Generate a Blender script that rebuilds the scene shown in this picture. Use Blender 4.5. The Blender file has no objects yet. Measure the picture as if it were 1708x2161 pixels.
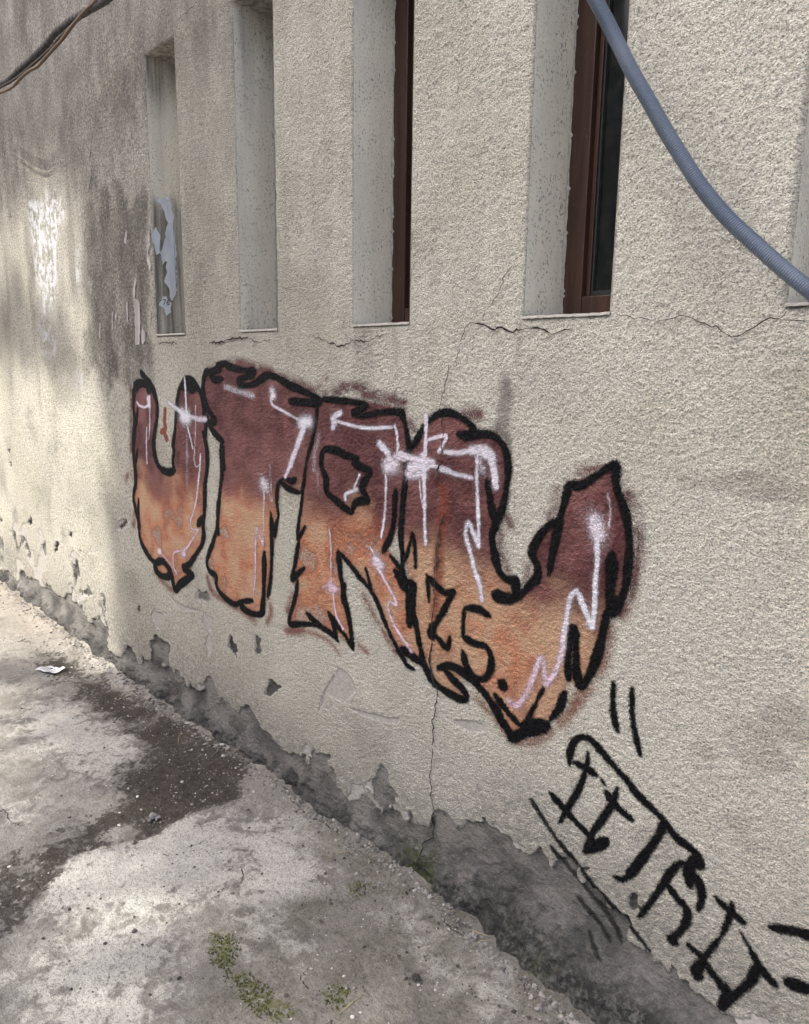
import bpy, math, random
import numpy as np
from mathutils import Matrix, Vector

scene = bpy.context.scene
rad = math.radians
# ------------------------------------------------------------------ camera
cam_data = bpy.data.cameras.new('camera')
cam = bpy.data.objects.new('camera', cam_data)
scene.collection.objects.link(cam)
ROT = np.array([[0.70678411, 0.14186274, -0.6930593],
                [0.70728594, -0.12198176, 0.69632396],
                [0.01424183, -0.9823418, -0.18655229]])      # columns: right, down, forward
M = Matrix.Identity(4)
for i in range(3):
    M[i][0] = ROT[i, 0]; M[i][1] = -ROT[i, 1]; M[i][2] = -ROT[i, 2]
M[0][3], M[1][3], M[2][3] = 0.0, -1.6, 1.65
cam.matrix_world = M
cam_data.sensor_fit = 'HORIZONTAL'; cam_data.sensor_width = 36.0
cam_data.lens = 36.0 * 2980.0 / 3237.0
cam_data.clip_start = 0.02; cam_data.clip_end = 400.0
scene.camera = cam
# ------------------------------------------------------------------ light
SUN = Vector((-0.30, -0.58, 0.757)).normalized()               # towards the sun
elev = math.asin(SUN.z)
world = bpy.data.worlds.new('World'); scene.world = world; world.use_nodes = True
wn = world.node_tree.nodes; wl = world.node_tree.links
sky = wn.new('ShaderNodeTexSky'); sky.sky_type = 'NISHITA'; sky.sun_disc = False
sky.sun_elevation = elev; sky.sun_rotation = math.atan2(SUN.x, SUN.y)
sky.air_density = 0.7; sky.dust_density = 4.0; sky.ozone_density = 0.4
wl.new(sky.outputs[0], wn['Background'].inputs[0]); wn['Background'].inputs[1].default_value = 0.15
sd = bpy.data.lights.new('sun', 'SUN'); sd.energy = 2.4; sd.angle = rad(0.53); sd.color = (1.0, 0.95, 0.87)
sun = bpy.data.objects.new('sun', sd); scene.collection.objects.link(sun)
sun.rotation_euler = SUN.to_track_quat('Z', 'Y').to_euler(); sun.location = (-3, -6, 9)
vs = scene.view_settings
vs.view_transform = 'Standard'; vs.look = 'None'; vs.gamma = 1.0; vs.use_curve_mapping = False
vs.exposure = 1.45
scene.cycles.max_bounces = 5; scene.cycles.transparent_max_bounces = 16

# ------------------------------------------------------------------ wall and ground measurements (millimetres)
BLACK = {'U':[(27,[(-3304,1625),(-3265,1604),(-3221,1580),(-3191,1550),(-3175,1517),(-3163,1474),(-3174,1418)]),(39,[(-3372,1551),(-3338,1571),(-3282,1576),(-3242,1567),(-3231,1546)]),(26,[(-3375,1555),(-3389,1509),(-3397,1457),(-3388,1406),(-3402,1346),(-3416,1286),(-3418,1219),(-3411,1153),(-3417,1092),(-3444,1034),(-3434,981),(-3411,929),(-3410,875),(-3394,815),(-3348,775),(-3301,746),(-3246,739)]),(23,[(-3355,1459),(-3373,1394)]),(22,[(-3377,1263),(-3406,1187)]),(23,[(-3392,1027),(-3405,944),(-3400,883)]),(28,[(-3174,1418),(-3202,1353),(-3216,1302),(-3208,1251),(-3185,1212),(-3141,1191),(-3090,1187),(-3032,1201)]),(21,[(-3036,1200),(-3047,1241),(-3033,1286),(-3038,1316),(-3017,1372),(-3006,1421),(-2993,1470),(-2984,1511),(-2965,1553),(-2933,1583),(-2898,1608)]),(24,[(-2898,1610),(-2851,1599),(-2816,1575),(-2785,1544),(-2767,1497),(-2759,1452),(-2757,1407),(-2765,1360),(-2755,1315),(-2754,1263),(-2766,1210),(-2783,1158),(-2787,1101),(-2795,1040),(-2808,984),(-2805,948),(-2824,902),(-2859,864),(-2898,826),(-2936,793),(-2994,769)]),(49,[(-2940,1570),(-2886,1584),(-2836,1566)]),(27,[(-2777,1383),(-2758,1326)]),(26,[(-2853,981),(-2826,1008),(-2790,1035)]),(33,[(-3250,739),(-3190,757),(-3151,745),(-3119,724),(-3135,694),(-3190,683),(-3241,693),(-3266,722)]),(33,[(-3119,724),(-3099,689),(-3075,642),(-3033,676),(-2980,707),(-2916,745),(-2964,756),(-2998,767)])],'T':[(27,[(-2729,1640),(-2754,1612),(-2765,1576),(-2764,1537),(-2739,1490),(-2706,1463),(-2684,1442),(-2713,1432)]),(23,[(-2744,1459),(-2728,1420),(-2684,1386),(-2623,1361)]),(22,[(-2628,1359),(-2647,1324),(-2643,1280),(-2640,1235),(-2653,1188),(-2667,1134),(-2681,1074),(-2691,1014),(-2707,970),(-2737,917),(-2766,875),(-2788,829),(-2772,795),(-2717,782),(-2719,745),(-2688,715),(-2634,697),(-2571,692),(-2518,717),(-2443,738)]),(17,[(-2621,1338),(-2626,1292),(-2622,1248)]),(21,[(-2679,1115),(-2689,1044),(-2685,968)]),(26,[(-2535,699),(-2500,686),(-2440,684),(-2383,698),(-2371,730),(-2363,782),(-2357,846),(-2355,896),(-2351,952)]),(19,[(-2335,778),(-2320,826),(-2309,883),(-2303,939),(-2301,994),(-2303,1048),(-2303,1117)]),(16,[(-2302,1109),(-2287,1066),(-2282,1030),(-2267,1080),(-2255,1119),(-2265,1165),(-2260,1212),(-2245,1240),(-2210,1259)]),(18,[(-2214,1257),(-2172,1251),(-2145,1262)]),(19,[(-2232,1238),(-2190,1221),(-2120,1214)]),(26,[(-2706,1621),(-2665,1603),(-2612,1609)]),(24,[(-2732,1632),(-2674,1637),(-2630,1649),(-2646,1661),(-2595,1667),(-2561,1655),(-2503,1646),(-2437,1640),(-2398,1641),(-2401,1627),(-2457,1615),(-2497,1606),(-2488,1588),(-2439,1586),(-2383,1598),(-2338,1616),(-2294,1627),(-2242,1616),(-2193,1599),(-2128,1582),(-2058,1565),(-2001,1547)]),(28,[(-2174,1539),(-2090,1536),(-1998,1538)]),(15,[(-2017,1533),(-2023,1482),(-2037,1433),(-2057,1384),(-2076,1343),(-2090,1293),(-2103,1242),(-2113,1208)])],'R':[(18,[(-1996,1550),(-1925,1551),(-1849,1549),(-1767,1541),(-1805,1523),(-1834,1511),(-1776,1508),(-1706,1521),(-1620,1526),(-1606,1508),(-1592,1478),(-1582,1442),(-1578,1410),(-1584,1369),(-1589,1331),(-1594,1289),(-1601,1241),(-1606,1193),(-1609,1145),(-1601,1098),(-1597,1050),(-1590,1013)]),(16,[(-2105,1215),(-2120,1153),(-2133,1096),(-2140,1041)]),(19,[(-2093,1096),(-2135,1044)]),(19,[(-2131,1037),(-2146,981),(-2165,920),(-2182,882)]),(23,[(-2099,942),(-2143,908),(-2178,880)]),(19,[(-2141,885),(-2154,825),(-2173,779),(-2193,733),(-2190,706),(-2119,724),(-2039,742),(-1987,740),(-1929,728),(-1911,715)]),(19,[(-2089,774),(-2039,755),(-1979,741)]),(18,[(-1963,810),(-1937,775),(-1916,725)]),(20,[(-1949,800),(-1904,767),(-1864,740),(-1831,708)]),(22,[(-1832,710),(-1840,762),(-1854,818),(-1870,863),(-1886,913),(-1898,964),(-1906,1010),(-1911,1038)]),(27,[(-1878,925),(-1884,865)]),(17,[(-1907,1038),(-1856,1009),(-1810,977),(-1765,950),(-1728,922),(-1698,883),(-1676,847),(-1647,809),(-1619,776),(-1591,748),(-1570,728),(-1538,723)]),(16,[(-1770,1006),(-1757,977),(-1739,935)]),(25,[(-1595,777),(-1558,768),(-1518,757),(-1492,750)]),(20,[(-1633,1284),(-1637,1236),(-1640,1188),(-1653,1137),(-1673,1102),(-1688,1076)]),(17,[(-1653,1071),(-1624,1050),(-1597,1028),(-1583,999),(-1575,957),(-1570,909),(-1565,861)]),(35,[(-1630,1024),(-1606,1004),(-1586,979)]),(13,[(-1589,1066),(-1578,1092),(-1566,1128),(-1557,1158),(-1546,1117),(-1541,1052)]),(21,[(-1559,1000),(-1558,937),(-1555,898),(-1561,862)]),(17,[(-1597,1035),(-1583,1004),(-1546,998),(-1545,949),(-1540,902),(-1527,856),(-1516,810),(-1502,764),(-1485,735),(-1465,711),(-1442,694)]),(23,[(-1991,1375),(-1965,1385),(-1910,1382),(-1864,1371),(-1815,1366),(-1826,1349),(-1782,1339),(-1750,1332),(-1767,1307),(-1789,1275),(-1774,1252),(-1761,1233),(-1796,1229),(-1826,1215),(-1841,1187),(-1871,1193),(-1910,1209),(-1950,1224),(-1974,1242),(-1972,1279),(-1990,1308),(-1998,1338),(-1991,1375)])],'L':[(19,[(-1563,1425),(-1542,1454),(-1512,1493),(-1480,1519),(-1441,1533),(-1396,1531),(-1358,1516),(-1327,1495),(-1338,1480),(-1381,1476),(-1350,1468),(-1308,1480),(-1261,1481),(-1227,1460),(-1209,1431),(-1203,1386),(-1206,1345),(-1213,1303),(-1223,1269),(-1237,1239)]),(19,[(-1594,1402),(-1589,1361),(-1592,1309),(-1599,1266),(-1604,1203),(-1606,1149),(-1601,1069)]),(22,[(-1272,1353),(-1266,1319),(-1255,1283),(-1239,1241),(-1250,1208),(-1244,1171),(-1234,1139),(-1220,1109),(-1200,1093),(-1163,1092)]),(33,[(-1232,1036),(-1200,1036),(-1163,1042)]),(26,[(-1164,1099),(-1162,1073),(-1161,1040)]),(22,[(-1160,1040),(-1134,1070),(-1108,1099),(-1092,1121),(-1097,1152),(-1112,1172),(-1108,1200),(-1089,1235),(-1065,1263),(-1037,1275)]),(20,[(-1011,1377),(-1019,1342),(-1027,1306),(-1034,1270),(-1044,1220),(-1052,1174),(-1057,1133)]),(19,[(-1011,1377),(-978,1376),(-942,1401),(-912,1424),(-885,1436),(-884,1408),(-877,1377),(-861,1346),(-849,1316),(-839,1277),(-835,1236),(-836,1195),(-838,1153),(-848,1109),(-863,1071)]),(26,[(-880,1220),(-878,1166),(-879,1110),(-869,1074)]),(31,[(-861,1110),(-868,1074)]),(22,[(-880,1088),(-891,1021),(-898,975),(-909,931),(-925,886),(-943,862),(-954,881),(-961,921),(-964,965),(-969,1009)]),(21,[(-978,1011),(-982,965),(-984,914),(-980,869)]),(20,[(-989,826),(-1001,782),(-1028,736)]),(37,[(-1037,718),(-1080,696),(-1112,678)]),(25,[(-1090,684),(-1134,650),(-1155,637),(-1163,654),(-1195,684),(-1220,711),(-1258,740),(-1297,763),(-1336,776),(-1389,781),(-1435,760)]),(21,[(-1214,744),(-1172,712),(-1121,683)]),(13,[(-1113,683),(-1090,736),(-1071,780)]),(17,[(-1076,771),(-1054,820)]),(21,[(-1540,898),(-1524,842),(-1508,791),(-1491,746),(-1463,722),(-1435,703),(-1393,694),(-1339,690),(-1319,704),(-1334,724),(-1368,740),(-1410,760)])],'25':[(13,[(-1492,1032),(-1487,1002),(-1481,961)]),(18,[(-1493,1040),(-1458,1019),(-1417,1002),(-1383,1015),(-1403,979),(-1423,942),(-1446,905),(-1464,868)]),(27,[(-1458,891),(-1471,861),(-1460,848)]),(17,[(-1464,863),(-1436,852),(-1403,834),(-1391,872)]),(19,[(-1247,972),(-1287,982),(-1339,974)]),(15,[(-1341,970),(-1343,931),(-1342,884)]),(20,[(-1340,885),(-1302,876),(-1255,879),(-1235,849),(-1237,812),(-1260,779),(-1298,778),(-1328,805),(-1340,839)]),(32,[(-1194,786),(-1187,781)])]}
FILL = {'U':[(-3309,1581),(-3198,1547),(-3172,1480),(-3179,1405),(-3207,1328),(-3208,1251),(-3167,1198),(-3103,1186),(-3038,1205),(-3029,1304),(-3000,1427),(-2971,1547),(-2902,1601),(-2819,1574),(-2769,1497),(-2760,1384),(-2760,1268),(-2782,1149),(-2806,966),(-2834,894),(-2937,787),(-2916,747),(-3074,648),(-3108,707),(-3205,673),(-3282,725),(-3388,809),(-3410,936),(-3435,1035),(-3411,1140),(-3415,1273),(-3392,1470),(-3375,1555)],'T':[(-2737,1637),(-2631,1660),(-2561,1660),(-2400,1641),(-2285,1632),(-2193,1604),(-2005,1553),(-2025,1481),(-2053,1384),(-2094,1282),(-2111,1221),(-2186,1222),(-2228,1242),(-2254,1213),(-2266,1133),(-2282,1030),(-2303,939),(-2327,780),(-2371,707),(-2450,682),(-2571,694),(-2688,709),(-2772,789),(-2787,829),(-2717,957),(-2668,1134),(-2645,1251),(-2639,1347),(-2709,1410),(-2748,1487),(-2766,1570)],'R':[(-2012,1547),(-1776,1549),(-1606,1531),(-1582,1442),(-1584,1369),(-1591,1266),(-1600,1217),(-1639,1149),(-1673,1090),(-1597,1031),(-1561,936),(-1519,799),(-1492,752),(-1557,758),(-1598,761),(-1655,817),(-1706,891),(-1757,947),(-1825,984),(-1903,1037),(-1895,964),(-1864,854),(-1832,716),(-1929,739),(-2030,746),(-2194,704),(-2183,765),(-2149,855),(-2180,883),(-2140,1027),(-2130,1113),(-2101,1226),(-2082,1330),(-2055,1396),(-2030,1449)],'L':[(-1594,1402),(-1563,1425),(-1512,1493),(-1441,1531),(-1358,1516),(-1327,1486),(-1256,1481),(-1214,1444),(-1203,1386),(-1213,1303),(-1239,1238),(-1249,1199),(-1221,1108),(-1190,1077),(-1154,1042),(-1103,1100),(-1094,1143),(-1112,1177),(-1084,1240),(-1040,1274),(-1027,1311),(-1011,1377),(-942,1402),(-886,1436),(-877,1377),(-845,1308),(-833,1237),(-841,1132),(-880,1045),(-897,966),(-925,886),(-952,850),(-984,872),(-991,814),(-1038,726),(-1134,650),(-1163,649),(-1258,734),(-1329,769),(-1367,730),(-1320,703),(-1386,692),(-1463,722),(-1508,791),(-1536,893),(-1564,995),(-1592,1098),(-1605,1202),(-1596,1309)]}
GRAD = {'U':[(-3396,1121),(-2791,1171)],'T':[(-2658,1204),(-2290,1204)],'R':[(-2111,1165),(-1605,1131)],'L':[(-1567,1140),(-872,1008)]}
HALO = {'U':[(40,[(-3413,1534),(-3436,1337),(-3453,1135)]),(42,[(-3446,945),(-3468,886)]),(36,[(-3498,1130),(-3525,1100)]),(39,[(-3272,686),(-3166,647),(-3101,635)])],'T':[(48,[(-2561,1663),(-2483,1666),(-2399,1654),(-2285,1637)]),(37,[(-2276,1627),(-2152,1608),(-2035,1575)]),(24,[(-2016,1587),(-1968,1620)]),(37,[(-2791,760),(-2755,706),(-2646,688),(-2520,676),(-2431,657)]),(33,[(-2318,748),(-2317,714),(-2344,671)])],'R':[(37,[(-1979,1566),(-1901,1581)]),(38,[(-1894,1595),(-1783,1596)]),(41,[(-1783,1572),(-1693,1568),(-1607,1558)]),(32,[(-1580,1496),(-1561,1480)]),(42,[(-2218,673),(-2111,696)]),(21,[(-2110,702),(-1987,706),(-1904,673)]),(31,[(-1802,931),(-1742,872),(-1676,806),(-1626,753)]),(22,[(-1801,730),(-1755,716)]),(46,[(-2172,815),(-2202,755)])],'L':[(40,[(-1356,1535),(-1311,1534)]),(33,[(-1205,1267),(-1187,1246)]),(26,[(-1220,1213),(-1218,1166),(-1192,1119)]),(30,[(-985,1411),(-930,1425)]),(28,[(-1045,1356),(-1052,1311),(-1066,1283)]),(33,[(-850,1372),(-825,1319),(-814,1261),(-815,1199),(-823,1135),(-845,1076)]),(25,[(-1126,1137),(-1130,1099)]),(42,[(-879,1037),(-883,970),(-911,890),(-955,812),(-996,741)]),(32,[(-1026,706),(-1088,648),(-1156,632)]),(25,[(-1295,717),(-1218,676),(-1168,637)])]}
HILITE = {'U':[(1,13,[(-3354,1488),(-3328,1473),(-3273,1468),(-3237,1486),(-3227,1518)]),(0.9,31,[(-3239,1508),(-3234,1477)]),(0.8,9,[(-3230,1477),(-3235,1414),(-3254,1324)]),(0.8,11,[(-3270,1374),(-3282,1284),(-3283,1209)]),(0.9,12,[(-2907,1607),(-2906,1549),(-2907,1468)]),(0.8,25,[(-3055,1498),(-2978,1470),(-2908,1450),(-2817,1440),(-2751,1441)]),(1,67,[(-2938,1443),(-2898,1439)]),(1,8,[(-2906,1409),(-2891,1375),(-2867,1312)]),(0.35,26,[(-2909,1374),(-2917,1266),(-2926,1150)]),(0.7,8,[(-2827,1494),(-2839,1378),(-2857,1283),(-2849,1236),(-2814,1252),(-2805,1293)]),(0.8,13,[(-2806,1288),(-2815,1234),(-2831,1173),(-2854,1092),(-2882,1033),(-2909,992),(-2900,957),(-2843,963)]),(0.8,14,[(-2847,959),(-2904,906),(-2969,851),(-3059,825),(-3080,798),(-3078,752),(-3057,724)]),(1,36,[(-2989,828),(-2976,830)]),(1,35,[(-3213,800),(-3199,801)]),(0.7,10,[(-3193,797),(-3128,769),(-3085,744)])],'T':[(0.45,28,[(-2595,1577),(-2526,1566),(-2459,1557),(-2404,1549)]),(0.9,42,[(-2278,1568),(-2274,1555)]),(0.8,12,[(-2283,1553),(-2281,1523),(-2212,1501),(-2138,1480),(-2091,1468)]),(0.95,49,[(-2107,1467),(-2063,1470)]),(0.95,27,[(-2079,1469),(-2107,1424),(-2141,1367),(-2175,1309)]),(0.95,16,[(-2171,1314),(-2206,1265)]),(0.9,59,[(-2348,1220),(-2334,1214)]),(0.8,6,[(-2300,1297),(-2298,1234),(-2291,1161),(-2325,1210)]),(0.75,9,[(-2339,1208),(-2347,1122),(-2350,1045),(-2357,979)]),(0.75,13,[(-2356,984),(-2379,1013),(-2396,1043),(-2409,975),(-2415,862),(-2432,767)])],'R':[(0.95,22,[(-1933,1458),(-1926,1494),(-1894,1510)]),(1,35,[(-1931,1486),(-1923,1479)]),(0.8,13,[(-1925,1484),(-1849,1473),(-1761,1469),(-1651,1478)]),(0.85,11,[(-1638,1484),(-1625,1439),(-1626,1378)]),(0.9,26,[(-1705,1423),(-1670,1398),(-1656,1362)]),(1,56,[(-1666,1356),(-1643,1363)]),(0.85,11,[(-1675,1327),(-1675,1264),(-1681,1196),(-1695,1125)]),(0.45,26,[(-2005,1431),(-2031,1367),(-2038,1308)]),(0.3,17,[(-2015,1305),(-2016,1221)]),(0.8,10,[(-1800,1315),(-1826,1270)]),(0.9,14,[(-1811,1267),(-1867,1242),(-1871,1224)]),(0.8,7,[(-1955,1108),(-1947,1034),(-1948,954),(-1940,901)]),(0.95,43,[(-1948,902),(-1934,900)]),(0.5,27,[(-1986,896),(-1911,907)]),(0.85,11,[(-1936,880),(-1916,808),(-1880,768)]),(0.8,8,[(-1747,1084),(-1722,1056)]),(1,46,[(-1718,1041),(-1704,1031)]),(0.9,13,[(-1707,1018),(-1664,972),(-1632,939),(-1620,916),(-1653,919),(-1656,888),(-1627,845),(-1585,810),(-1548,781)])],'L':[(1,14,[(-1510,1522),(-1508,1469),(-1510,1404)]),(1,12,[(-1512,1349),(-1506,1268),(-1505,1207),(-1499,1136)]),(0.9,5,[(-1530,1332),(-1524,1286),(-1513,1247)]),(0.9,12,[(-1498,1451),(-1426,1469),(-1441,1439),(-1455,1419)]),(1,36,[(-1565,1363),(-1503,1377)]),(0.9,24,[(-1517,1403),(-1512,1339)]),(0.7,41,[(-1572,1342),(-1523,1353)]),(0.8,11,[(-1594,1381),(-1616,1384),(-1638,1390)]),(0.9,14,[(-1496,1375),(-1449,1375),(-1409,1369)]),(0.85,23,[(-1612,1399),(-1573,1391),(-1476,1387)]),(0.75,16,[(-1455,1370),(-1390,1362),(-1327,1357)]),(0.85,16,[(-1431,1421),(-1380,1423),(-1331,1434)]),(0.95,28,[(-1331,1434),(-1277,1439),(-1256,1418)]),(0.95,23,[(-1294,1433),(-1255,1404),(-1242,1345)]),(0.6,37,[(-1300,1418),(-1292,1382)]),(0.85,14,[(-1309,1427),(-1310,1366),(-1304,1295),(-1297,1220),(-1295,1167)]),(0.9,17,[(-1295,1167),(-1315,1202),(-1335,1228),(-1343,1193),(-1325,1147),(-1304,1092),(-1284,1051),(-1276,1013)]),(0.9,46,[(-932,1295),(-921,1263)]),(0.4,66,[(-940,1306),(-917,1251)]),(0.5,9,[(-901,1365),(-891,1330),(-892,1284)]),(0.9,15,[(-922,1250),(-918,1200),(-919,1136),(-917,1080),(-920,1026)]),(0.9,18,[(-920,1026),(-948,1072),(-969,1107),(-988,1085),(-994,1034),(-1001,982),(-1003,936),(-1020,875),(-1044,834)]),(0.75,21,[(-1049,832),(-1057,892),(-1069,898),(-1083,855),(-1107,789),(-1139,739),(-1168,744)]),(0.5,32,[(-930,1032),(-922,1048)])]}
REDMARK = [(27,[(-3096,1465),(-3108,1409)]),(27,[(-3108,1409),(-3100,1385),(-3138,1364)]),(30,[(-3114,1366),(-3095,1336)])]
RUST = [(41,[(-1437,1307),(-1437,1227),(-1446,1124)]),(48,[(-1445,1135),(-1449,1047),(-1455,924)])]
TAG = {'slashes':[(16,[(-853,898),(-851,852),(-846,813),(-834,777)]),(15,[(-803,898),(-799,843),(-788,794),(-771,738)])],'frame':[(18,[(-963,632),(-962,670),(-951,705),(-928,724),(-901,724),(-874,705),(-841,683),(-804,659),(-768,631),(-728,610),(-694,592),(-665,567),(-633,555),(-606,545),(-599,525),(-618,515)]),(21,[(-694,592),(-705,553),(-729,497),(-758,436),(-779,395)]),(16,[(-773,405),(-789,385),(-810,379)]),(16,[(-963,632),(-963,659)]),(29,[(-613,536),(-624,507),(-622,464)]),(19,[(-610,495),(-595,470),(-590,439),(-596,411)]),(16,[(-620,511),(-646,505),(-666,475),(-689,418),(-713,359),(-738,308)])],'lattice':[(16,[(-911,686),(-912,644),(-929,580),(-953,522),(-982,452)]),(18,[(-950,643),(-911,642),(-882,636)]),(11,[(-868,629),(-856,619)]),(19,[(-1016,526),(-974,502),(-933,478),(-888,455),(-887,441)]),(17,[(-823,624),(-831,582),(-856,525),(-883,470),(-901,416)]),(20,[(-853,600),(-823,576),(-797,565),(-778,559)]),(24,[(-901,406),(-865,442),(-841,470)])],'hook':[(22,[(-671,429),(-647,412),(-631,404)]),(18,[(-631,404),(-620,388),(-620,361),(-635,324),(-653,296)]),(25,[(-656,297),(-644,293)])],'box':[(13,[(-559,465),(-534,450),(-512,441)]),(19,[(-523,445),(-494,438)]),(13,[(-522,471),(-524,430),(-538,374)]),(12,[(-537,375),(-560,322),(-577,276)]),(17,[(-611,307),(-579,295),(-550,269),(-523,253)]),(24,[(-573,284),(-584,252),(-578,241)]),(28,[(-525,252),(-509,241),(-517,206)]),(11,[(-497,409),(-475,385)]),(17,[(-475,385),(-456,359),(-435,340),(-410,328)]),(20,[(-452,353),(-463,308),(-483,266),(-508,222)])],'bars':[(22,[(-435,459),(-400,474),(-362,486),(-331,497)]),(25,[(-391,351),(-369,357),(-349,362),(-317,372)])],'hatch':[(14,[(-1076,480),(-1041,449),(-997,409),(-961,384),(-919,362)]),(12,[(-914,359),(-879,329),(-840,303)]),(14,[(-1001,369),(-952,334),(-905,299),(-848,266),(-803,228),(-785,201)]),(13,[(-924,259),(-884,234),(-838,207),(-815,187)]),(17,[(-874,179),(-833,139)]),(14,[(-846,315),(-770,274),(-702,232)])]}
CRACKS = [(2,[(-1384,1713),(-1379,1739),(-1368,1756),(-1359,1771),(-1345,1780),(-1331,1778)]),(4,[(-1331,1777),(-1317,1777),(-1289,1771),(-1261,1758),(-1240,1765),(-1213,1754),(-1168,1757)]),(4,[(-1168,1759),(-1137,1761),(-1117,1758),(-1097,1749),(-1082,1743)]),(2,[(-1082,1743),(-1063,1748),(-1044,1754),(-1020,1749)]),(1,[(-1306,1780),(-1296,1809),(-1275,1824),(-1250,1856),(-1241,1888),(-1211,1917)]),(2,[(-2047,1765),(-2004,1756),(-1962,1742)]),(4,[(-1962,1742),(-1920,1734),(-1900,1723),(-1864,1731),(-1824,1740),(-1756,1736)]),(2,[(-1756,1736),(-1726,1750),(-1669,1759)]),(4,[(-3119,1751),(-3075,1756),(-3025,1750),(-2955,1756)]),(5,[(-2696,1745),(-2600,1750),(-2530,1761),(-2420,1762)]),(2,[(-2420,1762),(-2378,1746),(-2266,1753)]),(1,[(-907,1784),(-849,1776),(-808,1765)]),(2,[(-808,1765),(-781,1768),(-755,1776),(-729,1770)]),(2,[(-729,1770),(-699,1757),(-662,1740),(-640,1728),(-620,1732),(-598,1745),(-580,1758),(-552,1760),(-538,1775)]),(2,[(-539,1758),(-518,1756),(-494,1755)]),(3,[(-1420,1674),(-1425,1636),(-1438,1607),(-1444,1588),(-1448,1568),(-1454,1538)]),(2,[(-1384,1713),(-1389,1700),(-1392,1680)]),(3,[(-1447,1534),(-1441,1487),(-1441,1444),(-1444,1400)]),(8,[(-1443,1400),(-1454,1373),(-1456,1355),(-1463,1327)]),(7,[(-1425,1238),(-1432,1219),(-1443,1202)]),(11,[(-1443,1202),(-1447,1158),(-1455,1129),(-1453,1102),(-1459,1054)]),(3,[(-1459,1054),(-1458,960),(-1464,887),(-1463,824)]),(7,[(-1459,835),(-1466,799),(-1469,764),(-1453,720),(-1448,697)]),(4,[(-1453,728),(-1438,699),(-1432,672),(-1439,624),(-1453,585),(-1447,529),(-1451,492)]),(3,[(-1451,492),(-1449,457),(-1454,384),(-1444,304),(-1432,279)]),(5,[(-1440,270),(-1442,232),(-1444,176),(-1478,147),(-1492,96),(-1503,52),(-1522,16)]),(6,[(-3695,2655),(-3706,2622),(-3722,2602)]),(3,[(-3658,2725),(-3683,2674)]),(5,[(-3694,2549),(-3729,2497),(-3749,2463)]),(4,[(-3783,2335),(-3819,2287),(-3826,2243)]),(6,[(-4834,2525),(-4855,2483)]),(2,[(-2695,2965),(-2754,2961),(-2815,2956),(-2866,2943)])]
MORTAR_MAIN = [(-7344,197),(-6402,211),(-5627,247),(-5323,262),(-5180,336),(-5098,297),(-4864,303),(-4669,324),(-4599,277),(-4472,276),(-4360,351),(-4304,403),(-4346,295),(-4207,289),(-4074,273),(-4002,319),(-3945,277),(-3867,242),(-3818,153),(-3719,145),(-3653,209),(-3597,207),(-2901,250),(-2807,304),(-2724,250),(-2601,227),(-2507,268),(-2433,217),(-2324,189),(-2242,176),(-2141,194),(-2055,235),(-1963,251),(-1943,204),(-1933,145),(-1865,134),(-1827,144),(-1791,181),(-1736,192),(-1732,253),(-1711,307),(-1690,338),(-1660,316),(-1626,305),(-1601,303),(-1613,260),(-1616,201),(-1591,181),(-1566,186),(-1543,219),(-1519,202),(-1472,218),(-1444,274),(-1407,291),(-1370,278),(-1342,274),(-1308,311),(-1261,319),(-1235,337),(-1183,339),(-1157,321),(-1132,308),(-1078,308),(-1038,339),(-1002,315),(-976,342),(-938,356),(-906,350),(-870,357),(-843,338),(-829,325),(-789,347),(-751,347),(-762,304),(-745,274),(-761,234),(-722,218),(-675,211),(-639,217),(-603,206),(-556,200),(-530,180),(-474,182),(-380,187),(-153,196),(-153,-1000),(-10344,-1000),(-10344,297)]
MORTAR_PATCH = [[(-2880,697),(-2846,690),(-2765,690),(-2752,642),(-2836,637),(-2887,636)],[(-2650,555),(-2605,571),(-2580,524),(-2574,454),(-2635,484)],[(-3395,324),(-3298,354),(-3217,343),(-3160,355),(-3171,238),(-3367,178),(-3366,272)],[(-2434,602),(-2389,584),(-2398,520),(-2428,525)],[(-5039,686),(-4942,727),(-4837,758),(-4867,681),(-5005,575),(-5033,645)],[(-4535,614),(-4481,633),(-4520,557),(-4562,539)],[(-4174,621),(-4012,673),(-3978,620),(-4087,609)],[(-3719,661),(-3660,681),(-3670,601),(-3714,601)],[(-4214,384),(-4071,435),(-3926,402),(-3974,363),(-4149,360)],[(-4422,682),(-4356,779),(-4392,649)],[(-4293,732),(-4264,699),(-4318,661)],[(-3638,846),(-3550,893),(-3635,796)],[(-3574,397),(-3457,469),(-3481,421),(-3556,393)],[(-2702,654),(-2669,665),(-2680,623)],[(-2360,363),(-2327,462),(-2293,429),(-2258,429),(-2317,384),(-2342,347)],[(-976,342),(-949,356),(-906,355),(-870,359),(-843,343),(-832,326),(-789,348),(-751,350),(-740,331),(-788,329),(-832,319),(-868,334),(-905,340),(-959,338)],[(-5241,1107),(-5209,1110),(-5211,1078),(-5246,1086)],[(-5230,1023),(-5199,1026),(-5214,988)],[(-5530,612),(-5462,617),(-5490,573),(-5546,553)],[(-4777,715),(-4734,727),(-4755,693)],[(-5848,612),(-5718,689),(-5711,585)]]
SCRAPE = [[(-1990,506),(-1951,559),(-1912,617),(-1865,612),(-1829,591),(-1821,555),(-1884,489),(-1922,489),(-1971,489),(-2011,432),(-2037,385),(-2011,466)],[(-1865,482),(-1792,495),(-1722,507),(-1654,518),(-1597,539),(-1613,509),(-1687,488),(-1783,476)],[(-1368,615),(-1287,639),(-1248,637),(-1260,610),(-1339,592)],[(-3176,608),(-3026,580),(-2839,595),(-3028,549)]]
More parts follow.
